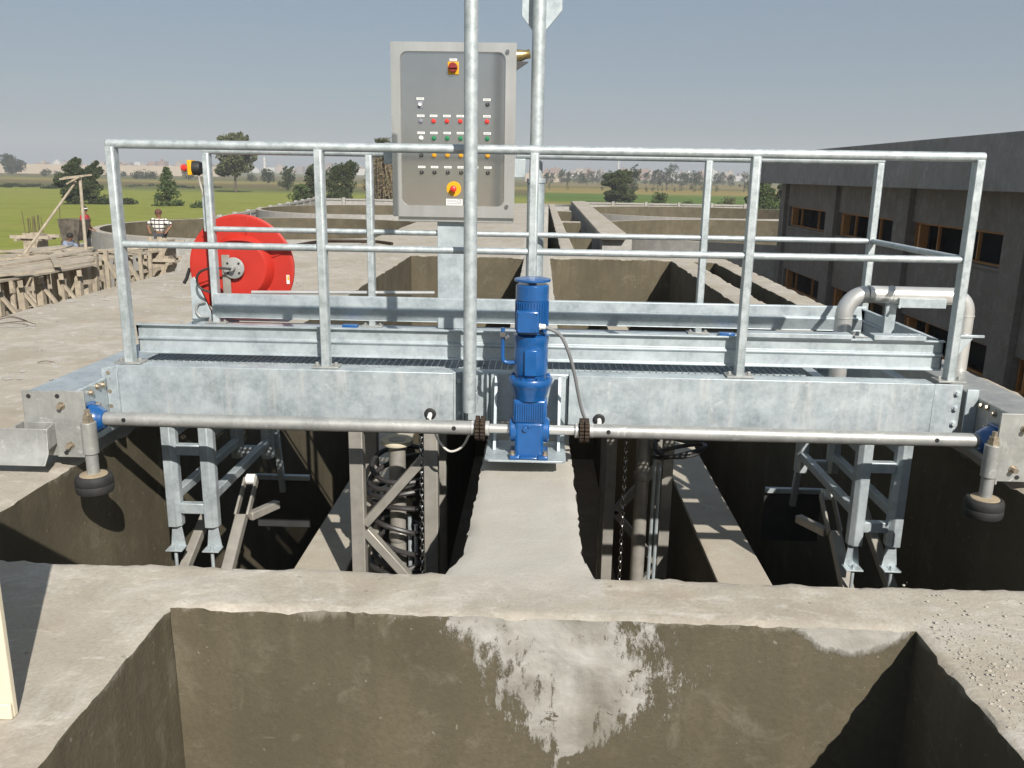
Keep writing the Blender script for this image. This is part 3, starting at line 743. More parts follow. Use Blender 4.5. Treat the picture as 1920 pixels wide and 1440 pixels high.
# snap outer corners
for tx, tz in ((KX0, KZ0), (KX1, KZ0), (KX0, KZ1), (KX1, KZ1)):
    i = min(range(n_), key=lambda q: (OUT[q]-Vector((tx, KY, tz))).length); OUT[i] = Vector((tx, KY, tz))
B = [p+Vector((0, .016, 0)) for p in IN]; OB = [p+Vector((0, .022, 0)) for p in OUT]
vs = IN+OUT+B+OB; fs = []
for i in range(n_):
    j = (i+1) % n_
    fs += [(i, j, n_+j, n_+i), (j, i, 2*n_+i, 2*n_+j), (n_+i, n_+j, 3*n_+j, 3*n_+i)]
m.add(vs, fs); door = m.build('door', M['stainless'], cab)
m = MB(); m.add([p+Vector((0, .0155, 0)) for p in IN], [tuple(range(n_))]); m.build('instrument_panel', M['panel'], cab, smooth=False)
YP = KY+.0155
for u, v in ((952, 97), (950, 387)):
    m = MB(); p = at(u, v, y=KY); m.tube((p.x, KY, p.z), (p.x, KY-.012, p.z), .012, n=14); m.tube((p.x, KY-.012, p.z), (p.x, KY-.016, p.z), .006, n=6); m.build('door_lock', M['chain'], cab)
def K(u, v): p = at(u, v, y=YP); return p.x, p.z
def knob(u, v, mat, name, r=.0125, h=.015, label=None):
    x, z = K(u, v); m = MB(); m.tube((x, YP, z), (x, YP-.006, z), r*1.15, n=18); m.lathe([(r, .006), (r, h), (r*.7, h+.004), (.001, h+.005)], (x, YP, z), (0, -1, 0), 18)
    m.build(name, mat, cab)
def selector(u, v):
    x, z = K(u, v); m = MB(); m.tube((x, YP, z), (x, YP-.012, z), .013, n=18); o = m.build('selector_switch', M['black'], cab)
    MB().box(x-.004, x+.002, YP-.02, YP-.0121, z-.004, z+.012).build('pointer', M['chain'], o)
    return o
def plate(u, v, w=.046, h=.013):
    x, z = K(u, v); o = MB().box(x-w/2, x+w/2, YP-.003, YP, z-h/2, z+h/2).build('label_plate', M['white'], cab)
    m = MB(); xx = x-w*.36
    while xx < x+w*.34:
        l = random.uniform(.002, .005); m.box(xx, xx+l, YP-.0036, YP-.0031, z-.0022, z+.0022); xx += l+.0016
    m.build('print', M['grey_p'], o, smooth=False)
cols = [789, 813, 838, 863, 888, 913]
for r_, (v, rows) in enumerate(((227, 'srrrRr'), (259, 'wgggGg'), (291, 'kyyyYy'), (323, 'kkkkKk'))):
    for c_, ch in enumerate(rows):
        u = cols[c_]+(r_*.6); v_ = v+c_*.25
        if ch in 'rR': knob(u, v_, M['red_p'], 'red_button')
        elif ch in 'gG': knob(u, v_, M['green_p'], 'green_button')
        elif ch in 'yY': knob(u, v_, M['lamp_yellow'], 'amber_lamp')
        elif ch == 'w': knob(u, v_, M['white'], 'white_lamp')
        elif ch == 's': knob(u, v_, M['grey_p'], 'grey_button')
        else: selector(u, v_)
        plate(u, v_-10)
selector(914, 196); plate(913, 187)
x, z = K(788, 196); m = MB(); m.box(x-.017, x+.017, YP-.006, YP, z-.022, z+.020); o = m.build('meter', M['grey_p'], cab, .002); MB().tube((x, YP-.006, z), (x, YP-.02, z), .010, n=14).build('meter_knob', M['white'], o); plate(788, 185)
x, z = K(850, 127); m = MB(); m.box(x-.034, x+.034, YP-.012, YP, z-.040, z+.034); o = m.build('main_switch', M['yellow'], cab, .003)
MB().tube((x, YP-.0121, z), (x, YP-.035, z), .028, n=24).box(x-.027, x+.027, YP-.045, YP-.0351, z-.006, z+.006).build('rotary_handle', M['dark_red'], o, .002)
plate(850, 112, .046, .013)
x, z = K(851, 354); m = MB(); m.tube((x, YP, z), (x, YP-.005, z), .046, n=32); o = m.build('emergency_stop', M['yellow'], cab)
MB().lathe([(.012, .005), (.012, .025), (.020, .028), (.020, .042), (.014, .048), (.001, .05)], (x, YP, z), (0, -1, 0), 20).build('stop_button', M['red_p'], o)
x, z = K(852, 379); o = MB().box(x-.052, x+.052, YP-.003, YP, z-.020, z+.020).build('name_plate', M['white'], cab)
def text(s, size, loc, mat, parent, name):
    cu = bpy.data.curves.new(name, 'FONT'); cu.body = s; cu.size = size; cu.align_x = 'CENTER'; cu.align_y = 'CENTER'; cu.extrude = .0004
    t = bpy.data.objects.new('tmp', cu); C.objects.link(t); dg = bpy.context.evaluated_depsgraph_get()
    me = bpy.data.meshes.new_from_object(t.evaluated_get(dg)); bpy.data.objects.remove(t)
    me.transform(Matrix.Translation(loc) @ Matrix.Rotation(R(90), 4, 'X')); me.materials.clear(); me.materials.append(mat); me.name = name
    o = bpy.data.objects.new(name, me); C.objects.link(o); join(o, parent); return o
text('CE', .026, (x+.030, YP-.0036, z+.007), M['ink'], o, 'lettering')
m = MB()
for zz in (.010, .003, -.006, -.012):
    xx = x-.046
    while xx < x+(.008 if zz > 0 else .04):
        l = random.uniform(.003, .010); m.box(xx, xx+l, YP-.0036, YP-.0031, z+zz-.0018, z+zz+.0018); xx += l+.002
m.build('print', M['grey_p'], o, smooth=False)
MB().box(-.66, -.43, 5.56, 5.585, .45, 1.144).box(-.66, -.652, 5.586, 5.70, .45, 1.144).box(-.438, -.43, 5.586, 5.70, .45, 1.144).build('pedestal', M['galv'], cab, .003)
MB().box(-1.0, KX0+.028, 5.58, 5.62, 1.50, 1.58).build('side_bracket', M['galv'], cab, .003)
MB().box(KX1-.008, -.10, 5.58, 5.62, 1.43, 1.545).build('side_bracket', M['galv'], cab, .003)
# brass horn on the side of the cabinet
hp = at(968, 105, y=5.62)
hn = thing('warning_horn', 'brass coloured horn fixed to the right side of the cabinet', 'horn', hp)
MB().lathe([(.04, 0), (.034, .03), (.026, .06), (.028, .085), (.020, .09)], (hp.x+.0, 5.62, hp.z), (1, 0, .15), 20).build('bell', simple('brass', (.48, .36, .16), .3, .9), hn)
MB().prism([(hp.x, 5.60, hp.z-.03), (hp.x, 5.60, hp.z-.085), (hp.x+.075, 5.60, hp.z-.035)], (0, .04, 0)).build('bracket', M['dark_steel'], hn)

# ------------------------------------------------------------------ hose reel
RC = Vector((-2.03, 5.80, .80))
rl = thing('hose_reel', 'large red cable reel at the left end of the bridge', 'hose reel', (RC.x, RC.y+.15, .45))
m = MB(); ax = (0, -1, 0)
m.lathe([(.19, -.12), (.19, .0), (.338, .0), (.352, -.008), (.360, -.004), (.360, .008), (.352, .012), (.338, .012), (.225, .012), (.195, .070), (.186, .078), (.06, .078)], RC, ax, 72)
dr = m.build('front_disc', M['red'], rl)
for k in range(6):
    t = R(20+60*k); c = Vector((math.cos(t), 0, math.sin(t)))
    MB().bar(RC+c*.222+Vector((0, -.014, 0)), RC+c*.338+Vector((0, -.014, 0)), .012, .012).build('stiffening_rib', M['red'], dr, .004)
m = MB(); m.lathe([(.19, 0), (.315, 0), (.325, .006), (.315, .012), (.19, .012)], RC+Vector((0, .135, 0)), ax, 60); m.build('rear_disc', M['red'], rl)
m = MB()
for k in range(2): m.lathe([(.21, 0), (.235, .02), (.25, .03), (.235, .045), (.21, .06)], RC+Vector((0, .03+.055*k, 0)), (0, 1, 0), 40)
m.build('wound_cable', M['hose'], rl)
hc = at(437, 503, y=5.68)
m = MB(); m.lathe([(.072, 0), (.072, .014), (.065, .016)], (hc.x, 5.70, hc.z), ax, 32); m.tube((hc.x, 5.684, hc.z), (hc.x, 5.64, hc.z), .018, n=12)
hb = m.build('hub_plate', M['galv_dull'], rl, .002)
for a in (40, 140, 220, 320): MB().tube((hc.x+.05*math.cos(R(a)), 5.6835, hc.z+.05*math.sin(R(a))), (hc.x+.05*math.cos(R(a)), 5.68, hc.z+.05*math.sin(R(a))), .008, n=8).build('bolt_hole', M['black'], hb)
m = MB(); a, b_ = at(414, 478, y=5.70), at(433, 545, y=5.70)
m.box(a.x, b_.x, 5.703, 5.715, .46, a.z); 
for k in range(2): bolt(m, (a.x+.03, 5.703, a.z-.05-.07*k), (0, -1, 0), .012, .016)
m.build('support_bracket', M['steel_paint'], rl, .003)
a, b_ = at(356, 525, y=5.72), at(396, 600, y=5.72)
m = MB(); m.prism([(a.x, 5.72, .40), (a.x, 5.72, .72), (a.x+.03, 5.72, .74), (a.x+.155, 5.72, .44), (a.x+.155, 5.72, .40)], (0, .01, 0)); m.box(a.x, -1.7, 5.70, 6.1, .447, .455)
m.build('stand', M['galv'], rl, .002)
pts = [(hc.x, 5.64, hc.z), (hc.x-.08, 5.63, hc.z+.005)]+[tuple(at(u, v, y=5.63)) for u, v in ((392, 503), (374, 511), (369, 525), (376, 540), (392, 547), (402, 548))]
tag(MB().sweep(smooth_path(pts, 8), .008, 10).build('feed_cable', M['hose']), 'black cable looping from the red reel hub round to its post', 'cable')
pts = [at(u, v, y=5.70) for u, v in ((385, 566), (372, 570), (368, 583), (378, 595), (392, 596))]
MB().sweep(smooth_path(pts, 8), .007, 8).build('loop_cable', M['galv_dull'], rl)
m = MB(); a, b_ = at(373, 548, y=5.735), at(398, 600, y=5.735); m.bar(a, b_, .045, .02, side=(1, 0, .6)); m.build('reel_brake', M['black'], rl)
p = at(539, 524, y=5.785); m = MB(); m.box(p.x-.006, p.x+.014, 5.784, 5.787, p.z-.03, p.z+.03); o = m.build('sticker', M['white'], dr, smooth=False)
MB().box(p.x, p.x+.012, 5.7825, 5.7838, p.z-.005, p.z+.025).build('sticker_band', M['yellow'], o, smooth=False)
pts = [at(u, v, y=5.85) for u, v in ((356, 503), (352, 515), (350, 522), (345, 531))]
tag(MB().sweep(smooth_path(pts, 5), .012, 6).build('loose_strap', M['black']), 'frayed black strap end sticking out left of the red reel', 'strap')
# threaded conduit along the rear
o = MB().tube(at(472, 548, y=5.62), at(815, 549, y=5.62), .012, n=12).build('conduit_pipe', M['pipe']); tag(o, 'thin steel conduit lying along the rear toe board below the reel', 'conduit')

# emergency limit switch
lp = at(360, 315, y=5.68)
ls = thing('limit_switch', 'yellow and black switch with a red knob at the railing corner', 'switch', lp)
sx = lambda u: at(u, 315, y=5.68).x
MB().box(sx(355), sx(363), 5.64, 5.72, lp.z-.045, lp.z+.05).build('switch_box', M['yellow'], ls, .004)
MB().lathe([(.045, 0), (.045, .035), (.04, .05)], (sx(363), 5.68, lp.z), (1, 0, 0), 24).build('switch_base', M['black'], ls)
MB().lathe([(.014, 0), (.014, .025), (.024, .03), (.020, .05), (.008, .056)], (sx(355), 5.68, lp.z), (-1, 0, 0), 18).build('stop_knob', M['red_p'], ls)
MB().sweep(smooth_path([at(u, v, y=5.68) for u, v in ((372, 318), (374, 338), (380, 360), (384, 380))], 6), .009, 8).build('flexible_arm', M['steel_paint'], ls)
a, b_ = at(379, 370, y=5.66), at(390, 434, y=5.66); MB().box(a.x, a.x+.045, 5.655, 5.665, b_.z, a.z).build('mounting_plate', M['galv'], ls, .002)

# ------------------------------------------------------------------ stainless discharge pipe over the right rail
PX0, PX1, PYY, PZ, pr0 = 1.765, 2.44, 4.93, .815, .049
dp = thing('discharge_pipe', 'stainless pipe bending over the right end of the bridge', 'pipe', (2.1, PYY, .3))
pts = [(PX0, PYY, .27), (PX0, PYY, .68)]
pts += [(PX0+.12-.12*math.cos(R(a)), PYY, .69+.125*math.sin(R(a))) for a in range(8, 91, 8)]
MB().sweep(pts, pr0, 22).build('riser', M['pipe'], dp)
MB().tube((PX0+.12, PYY, PZ), (PX1-.07, PYY, PZ-.003), pr0, n=22).build('cross_pipe', M['pipe'], dp)
pts = [(PX1-.07+.085*math.sin(R(a)), PYY, PZ-.003-.10+.10*math.cos(R(a))) for a in range(0, 91, 9)]+[(PX1+.015, PYY, .36)]
MB().sweep(pts, pr0*.92, 20).build('downpipe', M['pipe'], dp)
m = MB(); 
for p_, q_, r_ in (((PX0+.122, PYY, PZ), (PX0+.128, PYY, PZ), pr0+.003), ((2.017, PYY, PZ), (2.023, PYY, PZ), pr0+.003), ((PX0, PYY, .675), (PX0, PYY, .681), pr0+.003), ((PX1+.015, PYY, .70), (PX1+.015, PYY, .706), pr0*.92+.003)):
    MB().tube(p_, q_, r_, n=22).build('weld_ring', M['pipe'], dp)
a = at(1678, 562, y=4.85); 
MB().box(2.045, 2.31, PYY-.060, PYY-.051, PZ-.066, PZ-.012).build('shield_plate', M['galv'], dp, .002)
MB().box(2.0, 2.06, PYY+.0, PYY+.02, .455, PZ-.045).tube((2.045, PYY-.05, PZ-.06), (2.045, PYY-.075, PZ-.06), .009, n=8).build('pipe_support', M['galv'], dp, .002)
MB().box(PX1-.06, PX1+.11, PYY-.06, PYY-.0445, .585, .60).prism([(PX1-.02, PYY-.05, .584), (PX1+.055, PYY-.05, .584), (PX1-.02, PYY-.05, .48)], (0, .006, 0)).build('pipe_shelf', M['galv'], dp, .002)

# ------------------------------------------------------------------ machinery in the basins
def pump_frame(x0, x1, y, label, sgn):  # pump frame of four posts with braces, not a tower
    t = thing('lattice_frame', label, 'lattice frame', ((x0+x1)/2, y, -4))
    for yy in (y, y+.40):
        for x in (x0, x1):
            MB().box(x-.038, x+.038, yy-.038, yy+.038, -4.1, .14).build('frame_post', M['steel_paint'], t, .005)
    xa, xb = (x1, x0) if sgn < 0 else (x0, x1)     # braces meet on xb
    for yy, mt in ((y, M['steel_paint']),):
        for zt in (-.06, -.88, -1.72, -2.55):
            for z0_, z1_ in ((zt, zt-.40), (zt-.84, zt-.44)):
                a = Vector((xa+(.036 if xa < xb else -.036), yy, z0_)); b_ = Vector((xb-(.036 if xa < xb else -.036), yy, z1_))
                MB().bar(a, b_, .058, .05, side=(0, 1, 0)).build('brace', mt, t, .004)
    return t
pump_frame(-.972, -.563, 4.42, 'grey lattice frame with a pump pipe in the left basin', -1)
pump_frame(.54, .94, 5.75, 'dim lattice frame beside a chain in the right basin', 1)
def pump(x, y, zt, label):
    t = thing('pump_pipe', label, 'pump pipe', (x, y, -4))
    MB().tube((x, y, -4.1), (x, y, zt), .048, n=20).build('pipe', M['steel_paint'], t)
    MB().lathe([(.062, -.03), (.085, -.028), (.09, -.02), (.09, .0), (.062, .002), (.050, -.004)], (x, y, zt), n=32).build('flange', M['ply'], t)
    MB().lathe([(.05, -.62), (.056, -.61), (.056, -.57), (.05, -.56)], (x, y, zt), n=20).build('joint_ring', M['steel_paint'], t)
    MB().tube((x+.075, y-.05, -4.1), (x+.075, y-.05, zt-.45), .012, n=8).tube((x+.11, y-.05, -4.1), (x+.11, y-.05, zt-.5), .012, n=8).build('guide_rod', M['galv'], t)
pump(-.785, 4.62, -.026, 'grey pump pipe with a pale flange inside the left lattice frame')
pump(.74, 5.55, .05, 'grey vertical pipe beside the hanging chain in the right basin')
def coil(x, y, zs, r, label):
    pts = []
    for k, z in enumerate(zs):
        for a in range(0, 360, 15):
            f = a/360; z2 = zs[k+1] if k+1 < len(zs) else z
            rr = r*(1+.06*math.sin(k*2.1+a/40))
            pts.append((x+rr*math.cos(R(a)), y+rr*.85*math.sin(R(a)), z+(z2-z)*f+.05*math.sin(R(a)+k)))
    tag(MB().sweep(pts, .015, 8).build('hose_coil', M['hose']), label, 'hose')
coil(-.765, 4.63, [-.16, -.20, -.26, -.36, -.46, -.58, -.66, -.74], .178, 'black hose coiled around the pump pipe in the left basin')
coil(.98, 5.5, [-.1, -.2, -.34], .17, 'black hose loops hanging beside the right basin pipe')
def chain(x, y, z0, z1, label):
    m = MB(); z = z0; k = 0
    while z > z1:
        c = Vector((x, y, z)); d = Vector((1, 0, 0)) if k % 2 else Vector((0, 1, 0))
        pts = [c+d*.010*math.sin(R(a))+Vector((0, 0, .021*math.cos(R(a)))) for a in range(0, 361, 40)]
        m.sweep(pts, .0042, 6, False); z -= .033; k += 1
    tag(m.build('hanging_chain', M['chain']), label, 'chain')
chain(.61, 5.45, .17, -1.6, 'shiny steel chain hanging down into the right basin')
chain(-.615, 4.40, .17, -1.3, 'dark steel chain hanging along the left lattice frame')
def scraper(s_, label):
    t = thing('sludge_scraper', label, 'sludge scraper', (s_*1.9, 5.2, -1))
    def q(u, v, yy):
        p = at(u, v, y=yy); return Vector((p.x if s_ < 0 else -p.x+.03, p.y, p.z))
    a, b_, c = q(352, 1053, 4.5), q(388, 965, 4.75), q(412, 905, 4.98)
    MB().bar(a+(a-b_)*1.5, c, .055, .055).build('arm', M['steel_paint'], t, .005)
    a, b_ = q(432, 1050, 4.5), q(453, 968, 4.74)
    MB().bar(a+(a-b_)*2, b_, .065, .06).build('arm', M['steel_paint'], t, .005)
    e_ = b_+(b_-a).normalized()*.27
    for sd in (-.036, .036): MB().bar(b_+Vector((sd, 0, 0)), e_+Vector((sd, 0, 0)), .014, .05).build('fork', M['steel_paint'], t, .003)
    MB().tube(e_+Vector((-.028, 0, 0)), e_+Vector((.028, 0, 0)), .034, n=18).build('roller', M['white'], t, .004)
    f_ = q(520, 945, 5.0); MB().bar(q(468, 968, 4.78), f_, .05, .05).build('arm', M['steel_paint'], t, .005)
    g1, g2 = q(478, 888, 5.7), q(585, 965, 5.7)
    MB().box(min(g1.x, g2.x), max(g1.x, g2.x), 5.70, 5.71, g2.z-.1, g1.z).build('blade', M['dark_steel'], t, .003)
    MB().box(min(g1.x, g2.x), max(g1.x, g2.x), 5.66, 5.699, g1.z-.03, g1.z+.005).build('blade_edge', M['galv'], t, .003)
    pz = q(545, 850, 5.9); MB().bar((pz.x, 5.68, g1.z-.12), (pz.x, 5.5, .1), .04, .04).build('lift_rod', M['galv'], t, .003)
scraper(-1, 'jointed scraper arms with a white roller low in the left basin')
scraper(1, 'shadowed scraper arms low in the right basin')

# ------------------------------------------------------------------ round tanks
def tank(cx, cy, r, label):
    t = thing('round_tank', label, 'round tank', (cx, cy, -3.8), 'round concrete tanks beyond the deck')
    zt, w, n = -1.45, .38, 96
    m = MB(); m.lathe([(r, -3.8), (r, zt)], (cx, cy, 0), n=n); m.f = m.f[:-2]
    for i in range(len(m.v)): m.v[i].z += 0
    m.build('outer_wall', M['concrete_grey'], t)
    m = MB(); vs = []
    for k in range(n):
        a = 2*math.pi*k/n; c, s_ = math.cos(a), math.sin(a)
        vs += [Vector((cx+r*c, cy+r*s_, zt)), Vector((cx+(r-w)*c, cy+(r-w)*s_, zt))]
    m.add(vs, [(2*k, (2*k+2) % (2*n), (2*k+3) % (2*n), 2*k+1) for k in range(n)]); m.build('rim', M['concrete'], t, smooth=False)
    m = MB(); m.lathe([(r-w, zt), (r-w, -5.4)], (cx, cy, 0), n=n); m.f = m.f[:-2]; m.build('inner_wall', M['pit'], t)
    m = MB(); m.lathe([(r-w, -5.4), (.1, -5.6)], (cx, cy, 0), n=n); m.build('tank_floor', M['pit'], t)
tank(-13.5, 45.5, 9.3, 'nearer left round concrete tank behind the red reel')
tank(-13.0, 69, 9.3, 'farther left round concrete tank left of the cabinet')
tank(14.2, 50, 12, 'nearer right round concrete tank beside the unfinished building')
tank(14.2, 75.5, 12, 'farther right round concrete tank in front of the fence')
m = MB(); m.lathe([(4.0, -3.8), (4.0, -1.2), (3.7, -1.2), (3.7, -3.7)], (-.6, 78, 0), n=64); m.f = m.f[:-1]
tag(m.build('small_tank', M['concrete_grey']), 'small round concrete tank at the far end of the central walkway', 'tank')

# ------------------------------------------------------------------ perimeter fence
def fence(P, nseg, label, zt=-2.45):
    t = thing('perimeter_fence', label, 'fence', (P[0][0], P[0][1], -3.8))
    p, q = Vector((*P[0], 0)), Vector((*P[1], 0)); d = (q-p)/nseg; dn = d.normalized(); nrm = Vector((dn.y, -dn.x, 0))
    for k in range(nseg+1):
        c = p+d*k; MB().bar(c+Vector((0, 0, -3.8)), c+Vector((0, 0, zt+.16)), .42, .42, side=dn).build('fence_post', M['concrete_grey'], t, .02)
    m = MB(); h = Vector((0, 0, 1))
    for k in range(nseg):
        a, b_ = p+d*k+dn*.28, p+d*(k+1)-dn*.28
        m.bar(a+h*(zt-.1), b_+h*(zt-.1), .4, .22, side=nrm)
        m.bar(a+h*(zt-.95), b_+h*(zt-.95), .3, 1.1, side=nrm)
        m.bar(a+h*(zt-.31), b_+h*(zt-.31), .12, .18, side=nrm)
    m.build('fence_panel', M['concrete_grey'], t, smooth=False)
fence(((-23.5, 40), (-33.4, 128)), 16, 'low grey concrete fence running along the left side of the tanks')
fence(((-33.4, 128), (-16, 128)), 4, 'far short run of concrete fence left of the cabinet')
fence(((6, 131), (60, 131)), 11, 'low grey concrete fence along the far right edge of the site')

# ------------------------------------------------------------------ building on the right
BX, PXF = 10.6, 9.8
bd = thing('concrete_building', 'long unfinished grey concrete building with orange framed windows', 'building', (16, 25, -3.8))
YA, YB = 3.0, 38.3
bays = [(37.4, 32.15), (31.25, 26.0), (25.05, 19.8), (18.9, 13.6), (12.7, 7.4), (6.5, 3.6)]
rows = [(-.48, .32), (-3.1, -2.3)]
def wallgrid():
    m = MB(); t = .3
    zc = [-3.8, rows[1][0], rows[1][1], rows[0][0], rows[0][1], 1.24]
    yc = [YB]+[v for b_ in bays for v in b_]+[YA]
    for i in range(len(yc)-1):
        for j in range(5):
            if i % 2 == 1 and j in (1, 3): continue
            m.box(BX, BX+t, yc[i+1], yc[i], zc[j], zc[j+1])
    return m
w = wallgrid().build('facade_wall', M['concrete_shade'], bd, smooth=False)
for ya, yb in [(b1[0], b0[1]) for b0, b1 in zip(bays[:-1], bays[1:])]+[(bays[0][0]+.25, YB)]:
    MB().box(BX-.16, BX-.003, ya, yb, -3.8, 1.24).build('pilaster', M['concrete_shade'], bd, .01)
m = MB(); m.box(PXF, PXF+.25, YA-2, YB+1.4, 1.25, 2.48); m.box(PXF+.251, 24, YA-2, YB+1.4, 1.25, 1.45); m.box(PXF+.251, 24, YB+1.15, YB+1.4, 1.451, 2.48)
m.build('roof_parapet', M['fascia'], bd, .02)
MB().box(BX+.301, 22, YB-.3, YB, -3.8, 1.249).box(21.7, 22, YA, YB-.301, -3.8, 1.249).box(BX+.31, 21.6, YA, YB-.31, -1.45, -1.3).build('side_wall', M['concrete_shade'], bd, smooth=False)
for y0, y1 in bays:
    for z0, z1 in rows:
        yb, ya = y0-.04, y1+.04
        m = MB(); x0 = BX+.11
        m.box(x0, x0+.08, ya, yb, z0, z0+.055); m.box(x0, x0+.08, ya, yb, z1-.055, z1)
        for yy in (ya, ya+(yb-ya)*.30, ya+(yb-ya)*.72, yb-.05): m.box(x0, x0+.08, yy, yy+.05, z0+.056, z1-.056)
        m.box(x0-.1, x0+.15, yb-.52, yb-.40, z0+.057, z1-.057)
        f_ = m.build('window_frame', M['orange_wood'], bd, .004)
        MB().box(x0+.9, x0+.95, ya, yb, z0-.2, z1+.2).build('shade_sheet', M['indoor_shade'], f_, smooth=False)  # black sheet painted in for the unlit room behind the frame
        MB().box(BX-.05, BX+.1, ya-.02, yb+.02, z0-.08, z0-.003).build('sill', M['concrete_shade'], f_, .006)

# ------------------------------------------------------------------ timber formwork, hoist and workers on the left
def plank(m, a, b_, w=.14, h=.03): m.bar(a, b_, w, h, side=Vector((b_-a).cross(Vector((0, 0, 1)))))
def formwork(u0, z, pts, seed, label, legs):
    """shuttering table: planks over joists on props that stand on the lower ground"""
    rnd = random.Random(seed); P = [at(u, v, z=z) for u, v in pts]       # four corners, near left, near right, far right, far left
    c = sum(P, Vector())/4; t = thing('timber_formwork', label, 'formwork', (c.x, c.y, -3.8))
    n = legs[0]*4
    for k in range(n):
        f = (k+.5)/n; a = P[0].lerp(P[3], f); b_ = P[1].lerp(P[2], f); d_ = (b_-a)
        a = a-d_*rnd.uniform(-.05, .12); b_ = b_+d_*rnd.uniform(-.08, .10); dz = Vector((0, 0, rnd.uniform(-.03, .05)))
        m = MB(); plank(m, a+dz, b_+dz+Vector((0, 0, rnd.uniform(-.06, .06))), (P[3]-P[0]).length/n*rnd.uniform(.72, 1.0), .035); m.build('plank', M['wood_grey'], t)
    for k in range(legs[1]):
        f = (k+.2)/legs[1]; a = P[0].lerp(P[1], f); b_ = P[3].lerp(P[2], f); o_ = Vector((0, 0, -.09))
        m = MB(); plank(m, a+o_-(b_-a)*.06, b_+o_+(b_-a)*.04, .08, .11); m.build('joist', M['wood'], t)
        for g_ in (.02, .5, .97):
            q = a.lerp(b_, g_)+Vector((rnd.uniform(-.05, .05), 0, -.15)); e_ = q+Vector((rnd.uniform(-.12, .12), rnd.uniform(-.1, .1), 0)); e_.z = -3.8
            MB().bar(e_, q, .11, .11, side=(1, 0, 0)).build('prop', M['wood'], t)
        q = a.lerp(b_, .02)+Vector((0, 0, -.2)); q2 = q+Vector((rnd.choice((-1, 1))*.5, .1, -.75)); MB().bar(q2, q, .08, .05).build('diagonal_brace', M['wood'], t)
    for zz in (-.55, -1.0):
        a, b_ = P[0]+Vector((-.1, 0, zz)), P[1]+Vector((.1, 0, zz+rnd.uniform(-.1, .1))); m = MB(); plank(m, a, b_, .05, .10); m.build('ledger', M['wood'], t)
formwork(0, -.42, [(-60, 538), (172, 498), (150, 478), (-40, 506)], 3, 'nearest low timber shuttering platform beside the left deck edge', (3, 6))
formwork(0, -.75, [(-30, 505), (165, 483), (130, 465), (20, 474)], 5, 'farther timber shuttering platform behind the nearest one', (2, 5))
formwork(0, -1.0, [(150, 492), (292, 472), (285, 461), (165, 472)], 8, 'narrow timber shuttering deck between the two column boxes', (2, 5))
rnd = random.Random(12)
for k in range(16):
    u, v, z = rnd.choice([(rnd.uniform(10, 150), rnd.uniform(486, 512), -.36), (rnd.uniform(20, 140), rnd.uniform(470, 480), -.68), (rnd.uniform(175, 280), rnd.uniform(466, 474), -.94)])
    c = at(u, v, z=z+.03*(k % 3)); a = rnd.uniform(-1.2, 1.2); L_ = rnd.uniform(.5, 1.5); d_ = Vector((math.cos(a), math.sin(a), rnd.uniform(-.03, .12)))
    o = MB().bar(c-d_*L_, c+d_*L_, rnd.uniform(.07, .16), .04, side=d_.cross(Vector((0, 0, 1)))).build('loose_plank', M[rnd.choice(['wood', 'wood_grey'])])
    tag(o, 'loose weathered plank lying askew on the timber shuttering at the left', 'plank', 'loose planks on the shuttering')
def column(u0, u1, vt, vb, y, label, rebar):
    a, b_ = at(u0, vt, y=y), at(u1, vt, y=y); zb = -3.8; z1 = a.z; w = b_.x-a.x; xc = (a.x+b_.x)/2
    t = thing('column_formwork', label, 'column formwork', (xc, y, zb))
    n = 4
    for k in range(n): 
        x0 = a.x+w*k/n; m = MB(); m.box(x0+.005, x0+w/n-.005, y-w/2, y-w/2+.03, zb, z1+random.uniform(-.05, .22)*(1 if not rebar else .2)); m.build('shutter_board', M['wood'], t)
    MB().box(a.x+.01, b_.x-.01, y-w/2+.031, y+w/2, zb, z1-.03).build('shutter_box', M['wood'], t)
    for z in (z1-.12, z1-.62, z1-1.15):
        m = MB()
        for s_ in (-1, 1): m.box(xc-w*.95+random.uniform(-.15, .05), xc+w*.95+random.uniform(-.05, .15), y+s_*(w/2+.05)-.04, y+s_*(w/2+.05)+.04, z-.05, z+.05)
        m.box(a.x-.13, a.x-.03, y-w, y+w*.95, z-.12, z-.052); m.box(b_.x+.03, b_.x+.13, y-w, y+w*.95, z-.12, z-.052)
        m.build('clamp_yoke', M['wood_grey'], t)
    if rebar:
        m = MB()
        for i in range(4):
            for j in range(3):
                x = a.x+.06+(w-.12)*i/3; yy = y-w*.3+w*.6*j/2; m.tube((x, yy, z1-.2), (x+random.uniform(-.05, .05), yy, z1+random.uniform(.45, .75)), .010, n=5)
        m.build('rebar', M['rebar'], t)
column(284, 321, 447, 530, 26, 'tall timber column box with the striped worker behind it', False)
column(50, 80, 436, 470, 28, 'timber column box with rusty rebar at the far left', True)
# raking props between
pr_t = thing('raking_props', 'row of slanting timber props standing between post and column box', 'props', (-9.5, 22, -3.8))
for u0, v0, u1, v1, yy in ((246, 545, 232, 478, 20), (262, 528, 240, 490, 21), (266, 520, 262, 474, 23), (283, 512, 281, 474, 24), (205, 540, 198, 470, 20), (215, 512, 192, 478, 20)):
    a, b_ = at(u0, v0, y=yy), at(u1, v1, y=yy); a = a+(a-b_)*((a.z+3.8)/max(.1, (b_.z-a.z)))
    MB().bar(a, b_, .09, .07).build('prop', M['wood'], pr_t)
